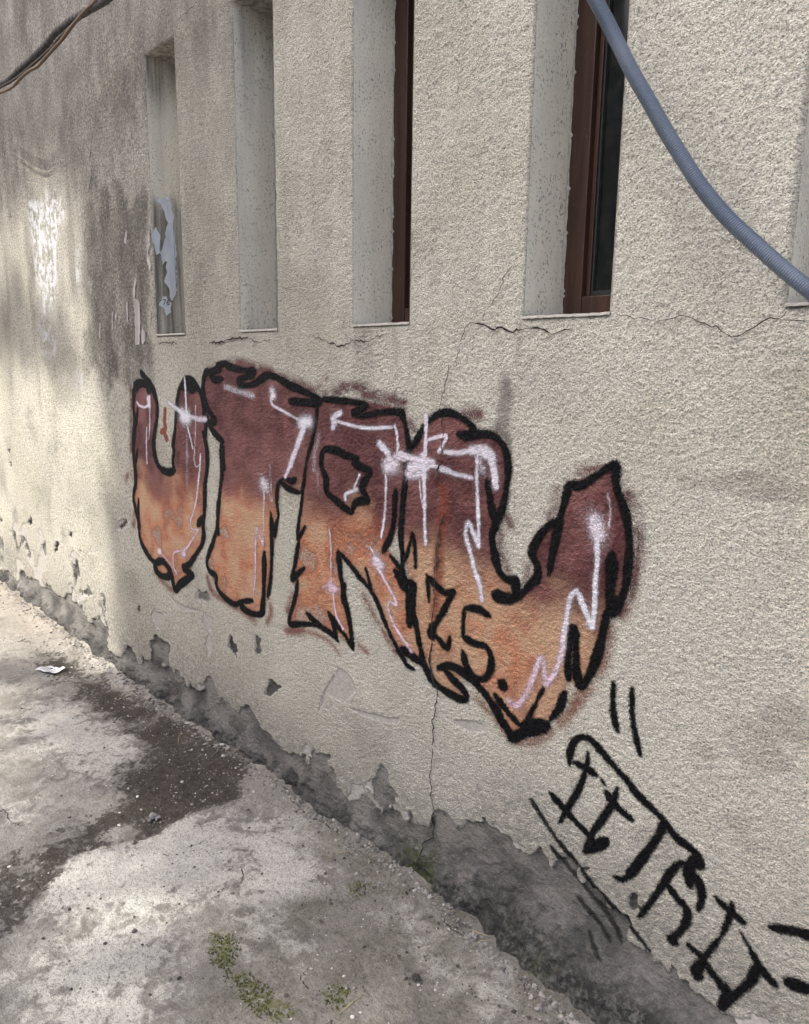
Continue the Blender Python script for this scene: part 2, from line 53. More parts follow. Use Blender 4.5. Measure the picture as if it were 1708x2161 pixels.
WHITEWASH = [[(-4528,2527),(-4372,2522),(-4171,2509),(-4032,2451),(-4093,2404),(-4159,2341),(-4184,2264),(-4229,2203),(-4234,2121),(-4283,2041),(-4383,1892),(-4480,1887),(-4482,2053),(-4495,2226),(-4519,2399)],[(-3889,2454),(-3811,2458),(-3830,2401),(-3876,2415)],[(-4434,1876),(-4326,1821),(-4296,1733),(-4512,1735)],[(-4508,1873),(-4340,1867),(-4324,1711),(-4378,1676),(-4456,1765)],[(-4090,1575),(-3980,1602),(-3960,1536),(-4018,1560),(-4062,1550)],[(-3948,2224),(-3894,2250),(-3929,2098),(-3991,2031)]]
WEATHERED = [[(-3756,2504),(-3585,2496),(-3419,2473),(-3330,2409),(-3236,2415),(-3143,2381),(-3150,2173),(-3152,1794),(-3152,1723),(-3169,1633),(-3329,1602),(-3435,1547),(-3631,1526),(-3793,1578),(-3926,1617),(-3928,1730),(-3881,1898),(-3882,2016),(-3884,2249),(-3797,2426)]]
PAPER_JAMB = [[(83,2378),(93,2350),(101,2285),(104,2185),(104,2090),(99,1979),(77,1936),(67,1956),(64,1990),(43,2015),(60,2058),(53,2078),(64,2102),(51,2101),(39,2083),(30,2135),(51,2178),(57,2219),(70,2254),(61,2306),(44,2336),(26,2343),(41,2363),(63,2352),(68,2369)],[(17,2240),(34,2209),(30,2135),(14,2124),(-1,2178),(-6,2201)],[(32,1952),(51,1955),(58,1935),(75,1929),(68,1901),(43,1858),(39,1899),(14,1914)]]
PAPER_WALL = [[(-3310,2044),(-3300,2023),(-3327,1954),(-3279,1932),(-3283,1839),(-3299,1747),(-3341,1746),(-3334,1869),(-3337,1948),(-3335,1997)],[(-3264,1825),(-3236,1796),(-3247,1768),(-3265,1747),(-3283,1768)],[(-3158,2240),(-3149,2186),(-3177,2136),(-3150,2080),(-3167,2054),(-3192,2103),(-3178,2189)],[(-3567,1901),(-3551,1904),(-3566,1818),(-3576,1826)],[(-3523,1903),(-3510,1898),(-3521,1858),(-3535,1870)],[(-3414,1938),(-3400,1940),(-3399,1843),(-3417,1855)],[(-3718,1853),(-3698,1860),(-3717,1768),(-3730,1807)],[(-3191,1881),(-3176,1884),(-3187,1833),(-3195,1836)],[(-3386,2239),(-3363,2247),(-3381,2190),(-3401,2199)]]
CONDUIT = [(-971,2470),(-931,2402),(-899,2350),(-867,2295),(-835,2241),(-796,2181),(-755,2117),(-712,2055),(-667,1994),(-615,1936),(-558,1883),(-508,1838),(-463,1801),(-407,1758)]
CABLES = {'thick':[(-4554,3022),(-4182,2985),(-4046,2974),(-3912,2983),(-3746,2988),(-3571,3000),(-3477,3015),(-3339,3016),(-3211,3008),(-3120,3002),(-3033,2995),(-2934,2993),(-2725,3000)],'brown':[(-4566,2982),(-4193,2944),(-3992,2923),(-3881,2935),(-3757,2938),(-3661,2931),(-3545,2943),(-3383,2962),(-3263,2983),(-3151,2997),(-3031,3006),(-2836,3031)],'dark':[(-4559,3004),(-4187,2968),(-3963,2954),(-3793,2957),(-3578,2964),(-3413,2982),(-3261,2994),(-3120,3004),(-3001,3013),(-2810,3028)]}
SOIL_SHADE = [[(-4434,-237),(-4242,-229),(-4094,-190),(-3951,-153),(-3709,-151),(-3556,-128),(-3378,-102),(-3227,-69),(-3119,-53),(-2920,-55),(-2754,-55),(-2628,-45),(-2515,-23),(-2401,-72),(-2300,-178),(-2319,-266),(-2334,-380),(-2325,-448),(-2309,-549),(-2302,-597),(-2379,-567),(-2440,-544),(-2490,-600),(-2484,-653),(-2436,-674),(-2367,-655),(-2385,-743),(-2397,-796),(-2331,-827),(-2323,-880),(-2271,-940),(-2234,-978),(-2181,-1006),(-2175,-1070),(-2246,-1096),(-2497,-971),(-2512,-896),(-2493,-835),(-2492,-736),(-2514,-641),(-2561,-535),(-2776,-415),(-2821,-304),(-3033,-232),(-3155,-224),(-3326,-263),(-3662,-250),(-3922,-255)]]
SLABEDGE = [[(-2292,-152),(-2295,-189),(-2314,-269),(-2329,-383),(-2321,-443),(-2309,-549),(-2334,-632),(-2385,-743),(-2393,-792),(-2331,-827),(-2323,-880),(-2271,-940),(-2219,-984),(-2181,-1006),(-2168,-1072),(-2135,-1255),(-1259,-1459),(-550,-737),(-1184,123),(-2347,-50)]]
PALE = [[(-3671,-495),(-3670,-350),(-3309,-270),(-3068,-248),(-2892,-277),(-2824,-348),(-2813,-457),(-2776,-529),(-2864,-590),(-3063,-576),(-3211,-615),(-3469,-630)],[(-4123,-36),(-3942,5),(-3751,-3),(-3504,-5),(-3341,-30),(-3199,-65),(-3232,-75),(-3462,-80),(-3698,-138),(-3880,-98)],[(-2388,-800),(-2325,-636),(-2311,-448),(-2202,-300),(-2051,-358),(-1918,-475),(-1961,-635),(-1999,-730),(-2108,-845),(-2210,-931),(-2277,-912)],[(-1972,-997),(-1987,-843),(-1869,-739),(-1796,-776),(-1810,-871),(-1653,-873),(-1649,-945),(-1740,-1040),(-1875,-1033)],[(-2856,-861),(-2821,-806),(-2737,-810),(-2724,-873),(-2766,-889)],[(-1435,-180),(-1399,-164),(-1246,-175),(-1107,-185),(-971,-207),(-987,-261),(-1147,-226),(-1309,-211)],[(-2139,-233),(-2009,-95),(-1742,-227),(-1558,-470),(-1644,-561)]]
MOSS = [[(-1761,-625),(-1751,-584),(-1685,-584),(-1624,-623),(-1617,-661),(-1667,-669)],[(-1617,-661),(-1557,-632),(-1491,-631),(-1399,-662),(-1432,-682),(-1509,-674)],[(-1549,-624),(-1494,-627),(-1434,-613),(-1374,-606),(-1370,-648),(-1462,-681)],[(-1364,-492),(-1327,-462),(-1297,-512),(-1335,-527)],[(-1629,49),(-1596,84),(-1556,60),(-1561,15)],[(-1631,-194),(-1600,-138),(-1581,-200)]]
LEAFLET = [-3954,-272]
STONES = [(-2203,-840,'w'),(-2162,-816,'g'),(-2128,-793,'d'),(-2145,-882,'d'),(-2111,-840,'d'),(-2728,-484,'b'),(-2731,-512,'w'),(-2723,-497,'w'),(-2744,-132,'w'),(-2646,-118,'w'),(-2393,-327,'g'),(-2376,-287,'g'),(-2512,-129,'d'),(-2716,-329,'d'),(-2748,-354,'d'),(-3580,-354,'d'),(-3219,-194,'w'),(-2329,-387,'w'),(-2323,-270,'g'),(-2271,-231,'g'),(-2015,-401,'g'),(-1975,-423,'g'),(-1956,-378,'g'),(-1987,-365,'g'),(-2119,-250,'d'),(-2061,-226,'g'),(-1905,-508,'d'),(-1870,-480,'g'),(-1862,-785,'d'),(-1938,-860,'d'),(-1842,-995,'d'),(-1675,-769,'d'),(-1681,-850,'d'),(-1981,-752,'d'),(-3785,-404,'d'),(-2941,-642,'w'),(-3706,-148,'w'),(-2947,-765,'w'),(-2082,-982,'d'),(-2063,-225,'g'),(-1794,-222,'w'),(-1762,-143,'d'),(-1742,-118,'d'),(-1668,-354,'d'),(-1369,-436,'w'),(-1307,-252,'d'),(-1203,-310,'w'),(-1482,-440,'w'),(-1161,-289,'w'),(-1251,-509,'w'),(-1697,-241,'w')]
STRAWS = [[(-3415,-173),(-3397,-109)],[(-3425,-390),(-3353,-378)],[(-2834,-145),(-2893,-96)],[(-1790,-162),(-1756,-86)],[(-1281,-526),(-1285,-443)],[(-1174,-120),(-1146,-67)],[(-1205,-75),(-1158,-61)],[(-2344,-701),(-2340,-666)]]
GCRACK = [[(-2398,-773),(-2374,-724),(-2349,-662)],[(-2198,-579),(-2169,-524),(-2133,-445),(-2114,-333)],[(-2181,-517),(-2159,-431),(-2152,-330)],[(-1961,-389),(-1921,-404),(-1889,-432),(-1878,-455)],[(-2809,-858),(-2741,-862),(-2685,-845),(-2671,-814)],[(-2653,-73),(-2580,-75),(-2527,-66)],[(-2417,-682),(-2439,-648),(-2415,-608)],[(-1462,-132),(-1467,-80),(-1458,-42)],[(-2147,-48),(-2030,-54),(-1949,-46),(-1843,-52)],[(-1324,-97),(-1249,-111),(-1191,-108)],[(-1464,-492),(-1440,-528),(-1399,-536)]]
OLIVE = [[(-1855,-579),(-1721,-382),(-1679,-160),(-1689,-42),(-1545,-18),(-1356,-55),(-1007,-82),(-849,-227),(-1506,-903),(-1604,-699)]]
CLOD = [[(-2402,-479)],[(-1221,-302)]]
GROUND_SHADE = [(x, y, .36, 34) for x in (-2.7, -2.25, -1.8, -1.35, -.9, -.45) for y in (-.3, -.75, -1.2)] + [(-3.0, -.22, .22, 70), (-3.35, -.25, .2, 60), (-3.7, -.3, .2, 60), (-4.05, -.36, .2, 60), (-2.6, -1.5, .4, 80), (-1.8, -1.6, .4, 80), (-2.4, -1.25, .3, 60)]
WALL_SHADE = [(-3.48, .4, .22, 50), (-3.5, .8, .24, 55), (-3.5, 1.2, .24, 60), (-3.55, 1.6, .28, 90), (-3.6, 2.0, .28, 90), (-3.6, 2.4, .3, 100), (-3.65, 2.8, .34, 120), (-4.15, 1.72, .15, 40), (-4.45, 1.80, .17, 60), (-4.8, 1.88, .2, 70), (-5.2, 1.9, .22, 70), (-5.7, 1.9, .3, 80), (-3.95, 2.9, .25, 60), (-5.0, 2.95, .2, 40)]
# ------------------------------------------------------------------ helpers
rng = np.random.RandomState(7)
random.seed(7)
COL = scene.collection

def tag(o, label=None, cat=None, group=None, kind=None):
    if label: o['label'] = label
    if cat: o['category'] = cat
    if group: o['group'] = group
    if kind: o['kind'] = kind
    return o

def link(o, parent=None):
    COL.objects.link(o)
    if parent: o.parent = parent
    return o

def empty(name, loc=(0, 0, 0)):
    o = bpy.data.objects.new(name, None); o.location = loc; o.empty_display_size = 0.1
    return link(o)

def mesh_np(name, V, F, mat, parent=None, smooth=True, fattr=None, cattr=None):
    """V (n,3), F (m,3|4) arrays; fattr {name: (n,)}, cattr {name: (n,4)}"""
    V = np.asarray(V, np.float32); F = np.asarray(F, np.int32)
    me = bpy.data.meshes.new(name)
    k = F.shape[1]
    me.vertices.add(len(V)); me.vertices.foreach_set('co', V.ravel())
    me.loops.add(F.size); me.loops.foreach_set('vertex_index', F.ravel())
    me.polygons.add(len(F)); me.polygons.foreach_set('loop_start', np.arange(0, F.size, k, dtype=np.int32))
    me.update(calc_edges=True)
    me.polygons.foreach_set('use_smooth', np.full(len(F), smooth))
    for n, a in (fattr or {}).items():
        at = me.attributes.new(n, 'FLOAT', 'POINT'); at.data.foreach_set('value', np.asarray(a, np.float32).ravel())
    for n, a in (cattr or {}).items():
        at = me.attributes.new(n, 'FLOAT_COLOR', 'POINT'); at.data.foreach_set('color', np.asarray(a, np.float32).ravel())
    me.materials.append(mat)
    me.validate(clean_customdata=False)
    return link(bpy.data.objects.new(name, me), parent)

def ss(a, b, x):
    t = np.clip((x - a) / (b - a), 0, 1); return t * t * (3 - 2 * t)

def vnoise(X, Z, cx, cz=None, seed=0):
    """value noise in -1..1 on the separable grid X x Z (result [nx, nz])"""
    cz = cz or cx
    r = np.random.RandomState(seed)
    fx = (X - X[0]) / cx; fz = (Z - Z[0]) / cz
    L = r.rand(int(fx.max()) + 3, int(fz.max()) + 3).astype(np.float32) * 2 - 1
    ix = fx.astype(int); iz = fz.astype(int)
    tx = (fx - ix); tz = (fz - iz)
    tx = (tx * tx * (3 - 2 * tx)).astype(np.float32)[:, None]; tz = (tz * tz * (3 - 2 * tz)).astype(np.float32)[None, :]
    a = L[np.ix_(ix, iz)]; b = L[np.ix_(ix + 1, iz)]; c = L[np.ix_(ix, iz + 1)]; d = L[np.ix_(ix + 1, iz + 1)]
    return (a * (1 - tx) + b * tx) * (1 - tz) + (c * (1 - tx) + d * tx) * tz

def fbm(X, Z, c, octs=4, seed=0, cz=None):
    o = 0; a = 1.0; s = 0; cz = cz or c
    for i in range(octs):
        o = o + a * vnoise(X, Z, c / 2 ** i, cz / 2 ** i, seed + i * 17); s += a; a *= 0.55
    return o / s * 1.6

def smooth_path(P, n=5):
    P = np.asarray(P, float)
    if len(P) < 3: 
        t = np.linspace(0, 1, 4)[:, None]; return P[0] * (1 - t) + P[-1] * t
    Q = np.vstack([2 * P[0] - P[1], P, 2 * P[-1] - P[-2]])
    out = []
    for i in range(1, len(Q) - 2):
        p0, p1, p2, p3 = Q[i - 1], Q[i], Q[i + 1], Q[i + 2]
        for t in np.arange(n) / n:
            out.append(0.5 * ((2 * p1) + (p2 - p0) * t + (2 * p0 - 5 * p1 + 4 * p2 - p3) * t * t + (3 * p1 - p0 - 3 * p2 + p3) * t ** 3))
    out.append(Q[-2]); return np.array(out)

def stroke_field(X, Z, path, radii, D, reach):
    """minimum of (distance - radius) to a path, written into D on the grid X x Z"""
    for k in range(len(path) - 1):
        a, b = path[k], path[k + 1]; ra, rb = radii[k], radii[k + 1]; m = max(ra, rb) + reach
        i0, i1 = np.searchsorted(X, [min(a[0], b[0]) - m, max(a[0], b[0]) + m])
        j0, j1 = np.searchsorted(Z, [min(a[1], b[1]) - m, max(a[1], b[1]) + m])
        if i1 <= i0 or j1 <= j0: continue
        gx = X[i0:i1, None] - a[0]; gz_ = Z[None, j0:j1] - a[1]
        d = b - a; L2 = max(d @ d, 1e-12)
        t = np.clip((gx * d[0] + gz_ * d[1]) / L2, 0, 1)
        dist = np.sqrt((gx - t * d[0]) ** 2 + (gz_ - t * d[1]) ** 2) - (ra + (rb - ra) * t)
        np.minimum(D[i0:i1, j0:j1], dist, out=D[i0:i1, j0:j1])

def poly_sd(X, Z, poly, reach=0.12):
    """signed distance (+ inside) to a polygon on the grid, clipped at -reach"""
    P = np.asarray(poly, float) / 1000.0
    S = np.full((len(X), len(Z)), reach, np.float32)
    Pc = np.vstack([P, P[:1]])
    stroke_field(X, Z, Pc, np.zeros(len(Pc)), S, reach)
    i0, i1 = np.searchsorted(X, [P[:, 0].min(), P[:, 0].max()]); j0, j1 = np.searchsorted(Z, [P[:, 1].min(), P[:, 1].max()])
    ins = np.zeros((i1 - i0, j1 - j0), bool); gx = X[i0:i1, None]; gz_ = Z[None, j0:j1]
    for k in range(len(P)):
        a, b = Pc[k], Pc[k + 1]
        if abs(b[1] - a[1]) < 1e-9: continue
        c = ((a[1] > gz_) != (b[1] > gz_)) & (gx < (b[0] - a[0]) * (gz_ - a[1]) / (b[1] - a[1]) + a[0])
        ins ^= c
    full = np.zeros(S.shape, bool); full[i0:i1, j0:j1] = ins
    return np.where(full, S, -S)

def lines(*segs):
    out = [np.array([segs[0][0]])]
    for a, b, d in segs:
        n = max(1, int(round((b - a) / d))); out.append(np.linspace(a, b, n + 1)[1:])
    return np.concatenate(out)

def snap(A, vals):
    A = A.copy()
    for v in vals: A[np.argmin(abs(A - v))] = v
    return A

# ------------------------------------------------------------------ node material helper
class NT:
    def __init__(s, name):
        s.m = bpy.data.materials.new(name); s.m.use_nodes = True
        s.t = s.m.node_tree; s.n = s.t.nodes; s.l = s.t.links
        s.b = s.n['Principled BSDF']; s.b.inputs['Specular IOR Level'].default_value = 0.25
    def put(s, sock, v):
        if isinstance(v, bpy.types.NodeSocket): s.l.new(v, sock)
        elif v is not None: sock.default_value = v
    def obj(s):
        return s.n.new('ShaderNodeTexCoord').outputs['Object']
    def vec(s, scale, v=None, rot=None):
        m = s.n.new('ShaderNodeMapping'); m.inputs['Scale'].default_value = scale
        if rot: m.inputs['Rotation'].default_value = rot
        s.l.new(v or s.obj(), m.inputs[0]); return m.outputs[0]
    def noise(s, scale, detail=3, rough=0.55, v=None, dist=0.0):
        t = s.n.new('ShaderNodeTexNoise'); t.inputs['Scale'].default_value = scale; t.inputs['Detail'].default_value = detail
        t.inputs['Roughness'].default_value = rough; t.inputs['Distortion'].default_value = dist
        s.l.new(v or s.obj(), t.inputs['Vector']); return t.outputs[0]
    def voro(s, scale, feature='F1', v=None, rnd=1.0):
        t = s.n.new('ShaderNodeTexVoronoi'); t.feature = feature; t.inputs['Scale'].default_value = scale
        t.inputs['Randomness'].default_value = rnd
        s.l.new(v or s.obj(), t.inputs['Vector']); return t.outputs['Distance']
    def attr(s, name, out='Fac'):
        a = s.n.new('ShaderNodeAttribute'); a.attribute_name = name; return a.outputs[out]
    def math(s, op, a, b=None, c=None, clamp=False):
        m = s.n.new('ShaderNodeMath'); m.operation = op; m.use_clamp = clamp
        for i, v in enumerate((a, b, c)):
            if v is not None: s.put(m.inputs[i], v)
        return m.outputs[0]
    def ramp(s, x, a, b, lo=0.0, hi=1.0, smooth=True):
        m = s.n.new('ShaderNodeMapRange'); m.interpolation_type = 'SMOOTHSTEP' if smooth else 'LINEAR'
        s.put(m.inputs['Value'], x); m.inputs['From Min'].default_value = a; m.inputs['From Max'].default_value = b
        m.inputs['To Min'].default_value = lo; m.inputs['To Max'].default_value = hi; return m.outputs[0]
    def mix(s, fac, a, b, mode='MIX'):
        m = s.n.new('ShaderNodeMix'); m.data_type = 'RGBA'; m.blend_type = mode; m.clamp_factor = True
        s.put(m.inputs[0], fac)
        for i, v in ((6, a), (7, b)):
            if isinstance(v, tuple): v = (*v, 1.0) if len(v) == 3 else v
            s.put(m.inputs[i], v)
        return m.outputs[2]
    def bump(s, h, dist, strength=1.0, nrm=None):
        b = s.n.new('ShaderNodeBump'); b.inputs['Strength'].default_value = strength; b.inputs['Distance'].default_value = dist
        s.l.new(h, b.inputs['Height'])
        if nrm: s.l.new(nrm, b.inputs['Normal'])
        return b.outputs[0]
    def done(s, color=None, rough=None, normal=None, alpha=None):
        if isinstance(color, tuple): color = (*color[:3], 1.0)
        s.put(s.b.inputs['Base Color'], color); s.put(s.b.inputs['Roughness'], rough)
        if normal: s.l.new(normal, s.b.inputs['Normal'])
        if alpha is not None: s.put(s.b.inputs['Alpha'], alpha)
        return s.m

def stucco_height(n, grain=1.0):
    return n.noise(215 * grain, 2, 0.62)

CREAM = (0.655, 0.632, 0.535)
def mat_wall():
    n = NT('stucco_wall')
    mort = n.attr('mortar'); dirt_shade = n.attr('dirt_shade'); white = n.attr('white'); scrape = n.attr('scrape'); damp = n.attr('damp')
    h = stucco_height(n)
    speck = n.noise(240, 2, 0.65); speck2 = n.noise(80, 3, 0.8)
    fine = speck2
    col = n.mix(n.attr('tint'), CREAM, (0.555, 0.535, 0.435))
    col = n.mix(n.ramp(speck, 0.50, 0.67, 0, 0.72), col, (0.17, 0.16, 0.14))
    col = n.mix(n.ramp(speck, 0.30, 0.48, 0.7, 0), col, (0.82, 0.785, 0.69))
    # grime, plus the shade painted into the left and top
    d = n.math('ADD', dirt_shade, n.ramp(fine, 0.35, 0.75, -0.12, 0.22))
    ds = n.math('MULTIPLY', dirt_shade, n.attr('streak'))
    dd = n.math('MULTIPLY_ADD', n.math('MULTIPLY', d, dirt_shade), 0.5, ds)
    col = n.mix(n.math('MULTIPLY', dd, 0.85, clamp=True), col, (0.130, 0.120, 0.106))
    col = n.mix(n.math('MULTIPLY', n.ramp(speck2, 0.47, 0.64, 0, 0.8), n.attr('far')), col, n.mix(dirt_shade, (0.25, 0.23, 0.195), (0.07, 0.065, 0.058)))
    col = n.mix(n.math('MULTIPLY', n.ramp(speck2, 0.30, 0.46, 0.55, 0), n.attr('far')), col, (0.62, 0.59, 0.50))
    wst = n.math('MULTIPLY', white, n.ramp(n.noise(1, 4, 0.7, n.vec((20, 20, 15))), 0.46, 0.54, 0.0, 0.85))
    col = n.mix(wst, col, (0.62, 0.63, 0.66))
    col = n.mix(n.math('MULTIPLY', damp, n.ramp(n.noise(40, 4, 0.6), 0.3, 0.65, 0.35, 1.0)), col, (0.27, 0.255, 0.225))
    # bare mortar where the coat has come off
    edge = n.math('ADD', mort, n.ramp(n.noise(120, 3, 0.6), 0.2, 0.8, -0.35, 0.35))
    mm_ = n.ramp(edge, -0.05, 0.12)
    mn2 = n.noise(170, 3, 0.7)
    mcol = n.mix(n.attr('mtone'), (0.105, 0.101, 0.094), (0.27, 0.26, 0.237))
    mcol = n.mix(n.ramp(mn2, 0.50, 0.74, 0, 0.6), mcol, (0.09, 0.086, 0.08))
    mcol = n.mix(n.ramp(mn2, 0.26, 0.40, 0.6, 0), mcol, (0.40, 0.38, 0.335))
    mcol = n.mix(n.math('MULTIPLY', n.attr('grime'), n.ramp(n.noise(48, 4, 0.75), 0.34, 0.58, 0.35, 1.0)), mcol, (0.040, 0.039, 0.037))
    mcol = n.mix(n.math('MULTIPLY', n.attr('algae'), n.ramp(n.noise(60, 3, 0.6), 0.4, 0.6)), mcol, (0.07, 0.085, 0.03))
    scol = n.mix(n.ramp(n.noise(1, 3, 0.6, n.vec((60, 60, 130), rot=(0, 0.9, 0))), 0.35, 0.7), (0.33, 0.315, 0.285), (0.48, 0.46, 0.415))
    sm = n.ramp(n.math('ADD', scrape, n.ramp(fine, 0.2, 0.8, -0.5, 0.5)), -0.1, 0.25)
    col = n.mix(sm, col, scol)
    col = n.mix(mm_, col, mcol)
    flat = n.math('MAXIMUM', mm_, sm)
    hh = n.math('MULTIPLY', h, n.ramp(flat, 0, 1, 1.0, 0.15))
    hm = n.math('MULTIPLY', n.noise(75, 4, 0.75), n.math('MULTIPLY', mm_, 1.8))
    hh = n.math('ADD', hh, hm)
    hh = n.math('MULTIPLY_ADD', mm_, -0.8, hh)
    return n.done(col, 0.9, n.bump(hh, 0.0095, 1.0))

def mat_reveal():
    n = NT('reveal_plaster')
    dirt_shade = n.attr('dirt_shade')
    h = stucco_height(n, 1.1)
    dots = n.noise(135, 2, 0.6); dn = n.noise(11, 4, 0.65)
    col = n.mix(n.ramp(n.noise(6, 4), 0.35, 0.7), (0.84, 0.805, 0.69), (0.76, 0.73, 0.63))
    dm = n.math('MULTIPLY', n.ramp(dots, 0.55, 0.68, 0, 1), n.ramp(dn, 0.36, 0.60, 0.25, 0.95))
    col = n.mix(n.ramp(dots, 0.30, 0.46, 0.5, 0), col, (0.80, 0.77, 0.69))
    col = n.mix(n.ramp(n.noise(1, 4, 0.65, n.vec((18, 18, 3))), 0.50, 0.78, 0, 0.25), col, (0.40, 0.39, 0.365))
    col = n.mix(n.math('MULTIPLY', dm, .8), col, (0.13, 0.125, 0.115))
    st = n.noise(1, 4, 0.6, n.vec((40, 40, 2.5)))
    col = n.mix(n.math('MULTIPLY', dirt_shade, n.ramp(st, 0.3, 0.7, 0.35, 1.0)), col, (0.16, 0.145, 0.125))
    return n.done(col, 0.9, n.bump(h, 0.004, 0.9))

def mat_paint(kind):
    n = NT('spray_' + kind)
    h = stucco_height(n); g = n.noise(260, 2, 0.6); g2 = n.noise(70, 3, 0.6)
    nrm = n.bump(h, 0.0095, 1.0)
    if kind == 'fill':
        c = n.attr('paint', 'Color'); a = n.attr('cover')
        col = n.mix(n.ramp(g, 0.35, 0.7, 0.0, 0.45), c, n.mix(0.5, c, (0.03, 0.02, 0.02), 'MIX'))
        col = n.mix(n.ramp(g2, 0.5, 0.75, 0, 0.16), col, (0.42, 0.36, 0.30))
        al = n.ramp(n.math('ADD', a, n.ramp(g, 0.25, 0.75, 0.22, -0.22)), 0.10, 0.82, 0.0, 0.96)
        return n.done(col, 0.62, nrm, al)
    if kind == 'black':
        s = n.attr('edge'); f = n.attr('cover')
        e = n.math('ADD', s, n.ramp(g, 0.25, 0.75, -0.28, 0.28))
        al = n.math('MULTIPLY', n.ramp(e, 0.42, -0.42), f)
        al = n.math('MULTIPLY', al, n.ramp(g, 0.58, 0.72, 1.0, 0.80))
        col = n.mix(n.ramp(g2, 0.4, 0.7), (0.004, 0.004, 0.005), (0.009, 0.009, 0.010))
        n.b.inputs['Specular IOR Level'].default_value = 0.12
        return n.done(col, 0.6, nrm, al)
    if kind == 'white':
        c = n.attr('paint', 'Color'); a = n.attr('cover')
        al = n.ramp(n.math('ADD', a, n.ramp(g, 0.3, 0.7, 0.16, -0.16)), 0.10, 0.84, 0, 0.95)
        return n.done(c, 0.55, nrm, al)
    if kind == 'red':
        s = n.attr('edge'); e = n.math('ADD', s, n.ramp(g, 0.25, 0.75, -0.5, 0.5))
        return n.done((0.30, 0.075, 0.045), 0.6, nrm, n.ramp(e, 0.4, -0.4, 0, 0.85))

def mat_simple(name, c, rough=0.6, var=None, scale=40, bump=0.0, bscale=200, spec=0.3, detail=4):
    n = NT(name); n.b.inputs['Specular IOR Level'].default_value = spec
    col = n.mix(n.ramp(n.noise(scale, detail, 0.6), 0.32, 0.7), c, var or tuple(x * 0.75 for x in c))
    return n.done(col, rough, n.bump(n.noise(bscale, 4, 0.6), bump) if bump else None)

def mat_wood():
    n = NT('brown_frame')
    v = n.vec((60, 60, 3.5))
    g = n.noise(1, 5, 0.65, v)
    col = n.mix(n.ramp(g, 0.3, 0.7), (0.032, 0.016, 0.011), (0.066, 0.031, 0.021))
    col = n.mix(n.ramp(n.noise(300, 2, 0.6, n.vec((1, 1, .25))), 0.70, 0.76, 0, 0.5), col, (0.35, 0.30, 0.27))
    n.b.inputs['Specular IOR Level'].default_value = 0.4
    return n.done(col, 0.42, n.bump(g, 0.0006))

def mat_glass():
    n = NT('dark_window_glass')
    out = n.n['Material Output']
    tr = n.n.new('ShaderNodeBsdfTransparent'); tr.inputs[0].default_value = (0.35, 0.42, 0.42, 1)
    gl = n.n.new('ShaderNodeBsdfGlossy'); gl.inputs['Roughness'].default_value = 0.12
    fr = n.n.new('ShaderNodeFresnel'); fr.inputs[0].default_value = 1.45
    mx = n.n.new('ShaderNodeMixShader')
    n.l.new(fr.outputs[0], mx.inputs[0]); n.l.new(tr.outputs[0], mx.inputs[1]); n.l.new(gl.outputs[0], mx.inputs[2])
    di = n.n.new('ShaderNodeBsdfDiffuse'); n.put(di.inputs[0], n.mix(n.ramp(n.noise(30, 4), .4, .7), (0.02, 0.026, 0.026), (0.05, 0.055, 0.05)))
    m2 = n.n.new('ShaderNodeMixShader'); m2.inputs[0].default_value = 0.45
    n.l.new(mx.outputs[0], m2.inputs[1]); n.l.new(di.outputs[0], m2.inputs[2])
    n.l.new(m2.outputs[0], out.inputs[0]); return n.m

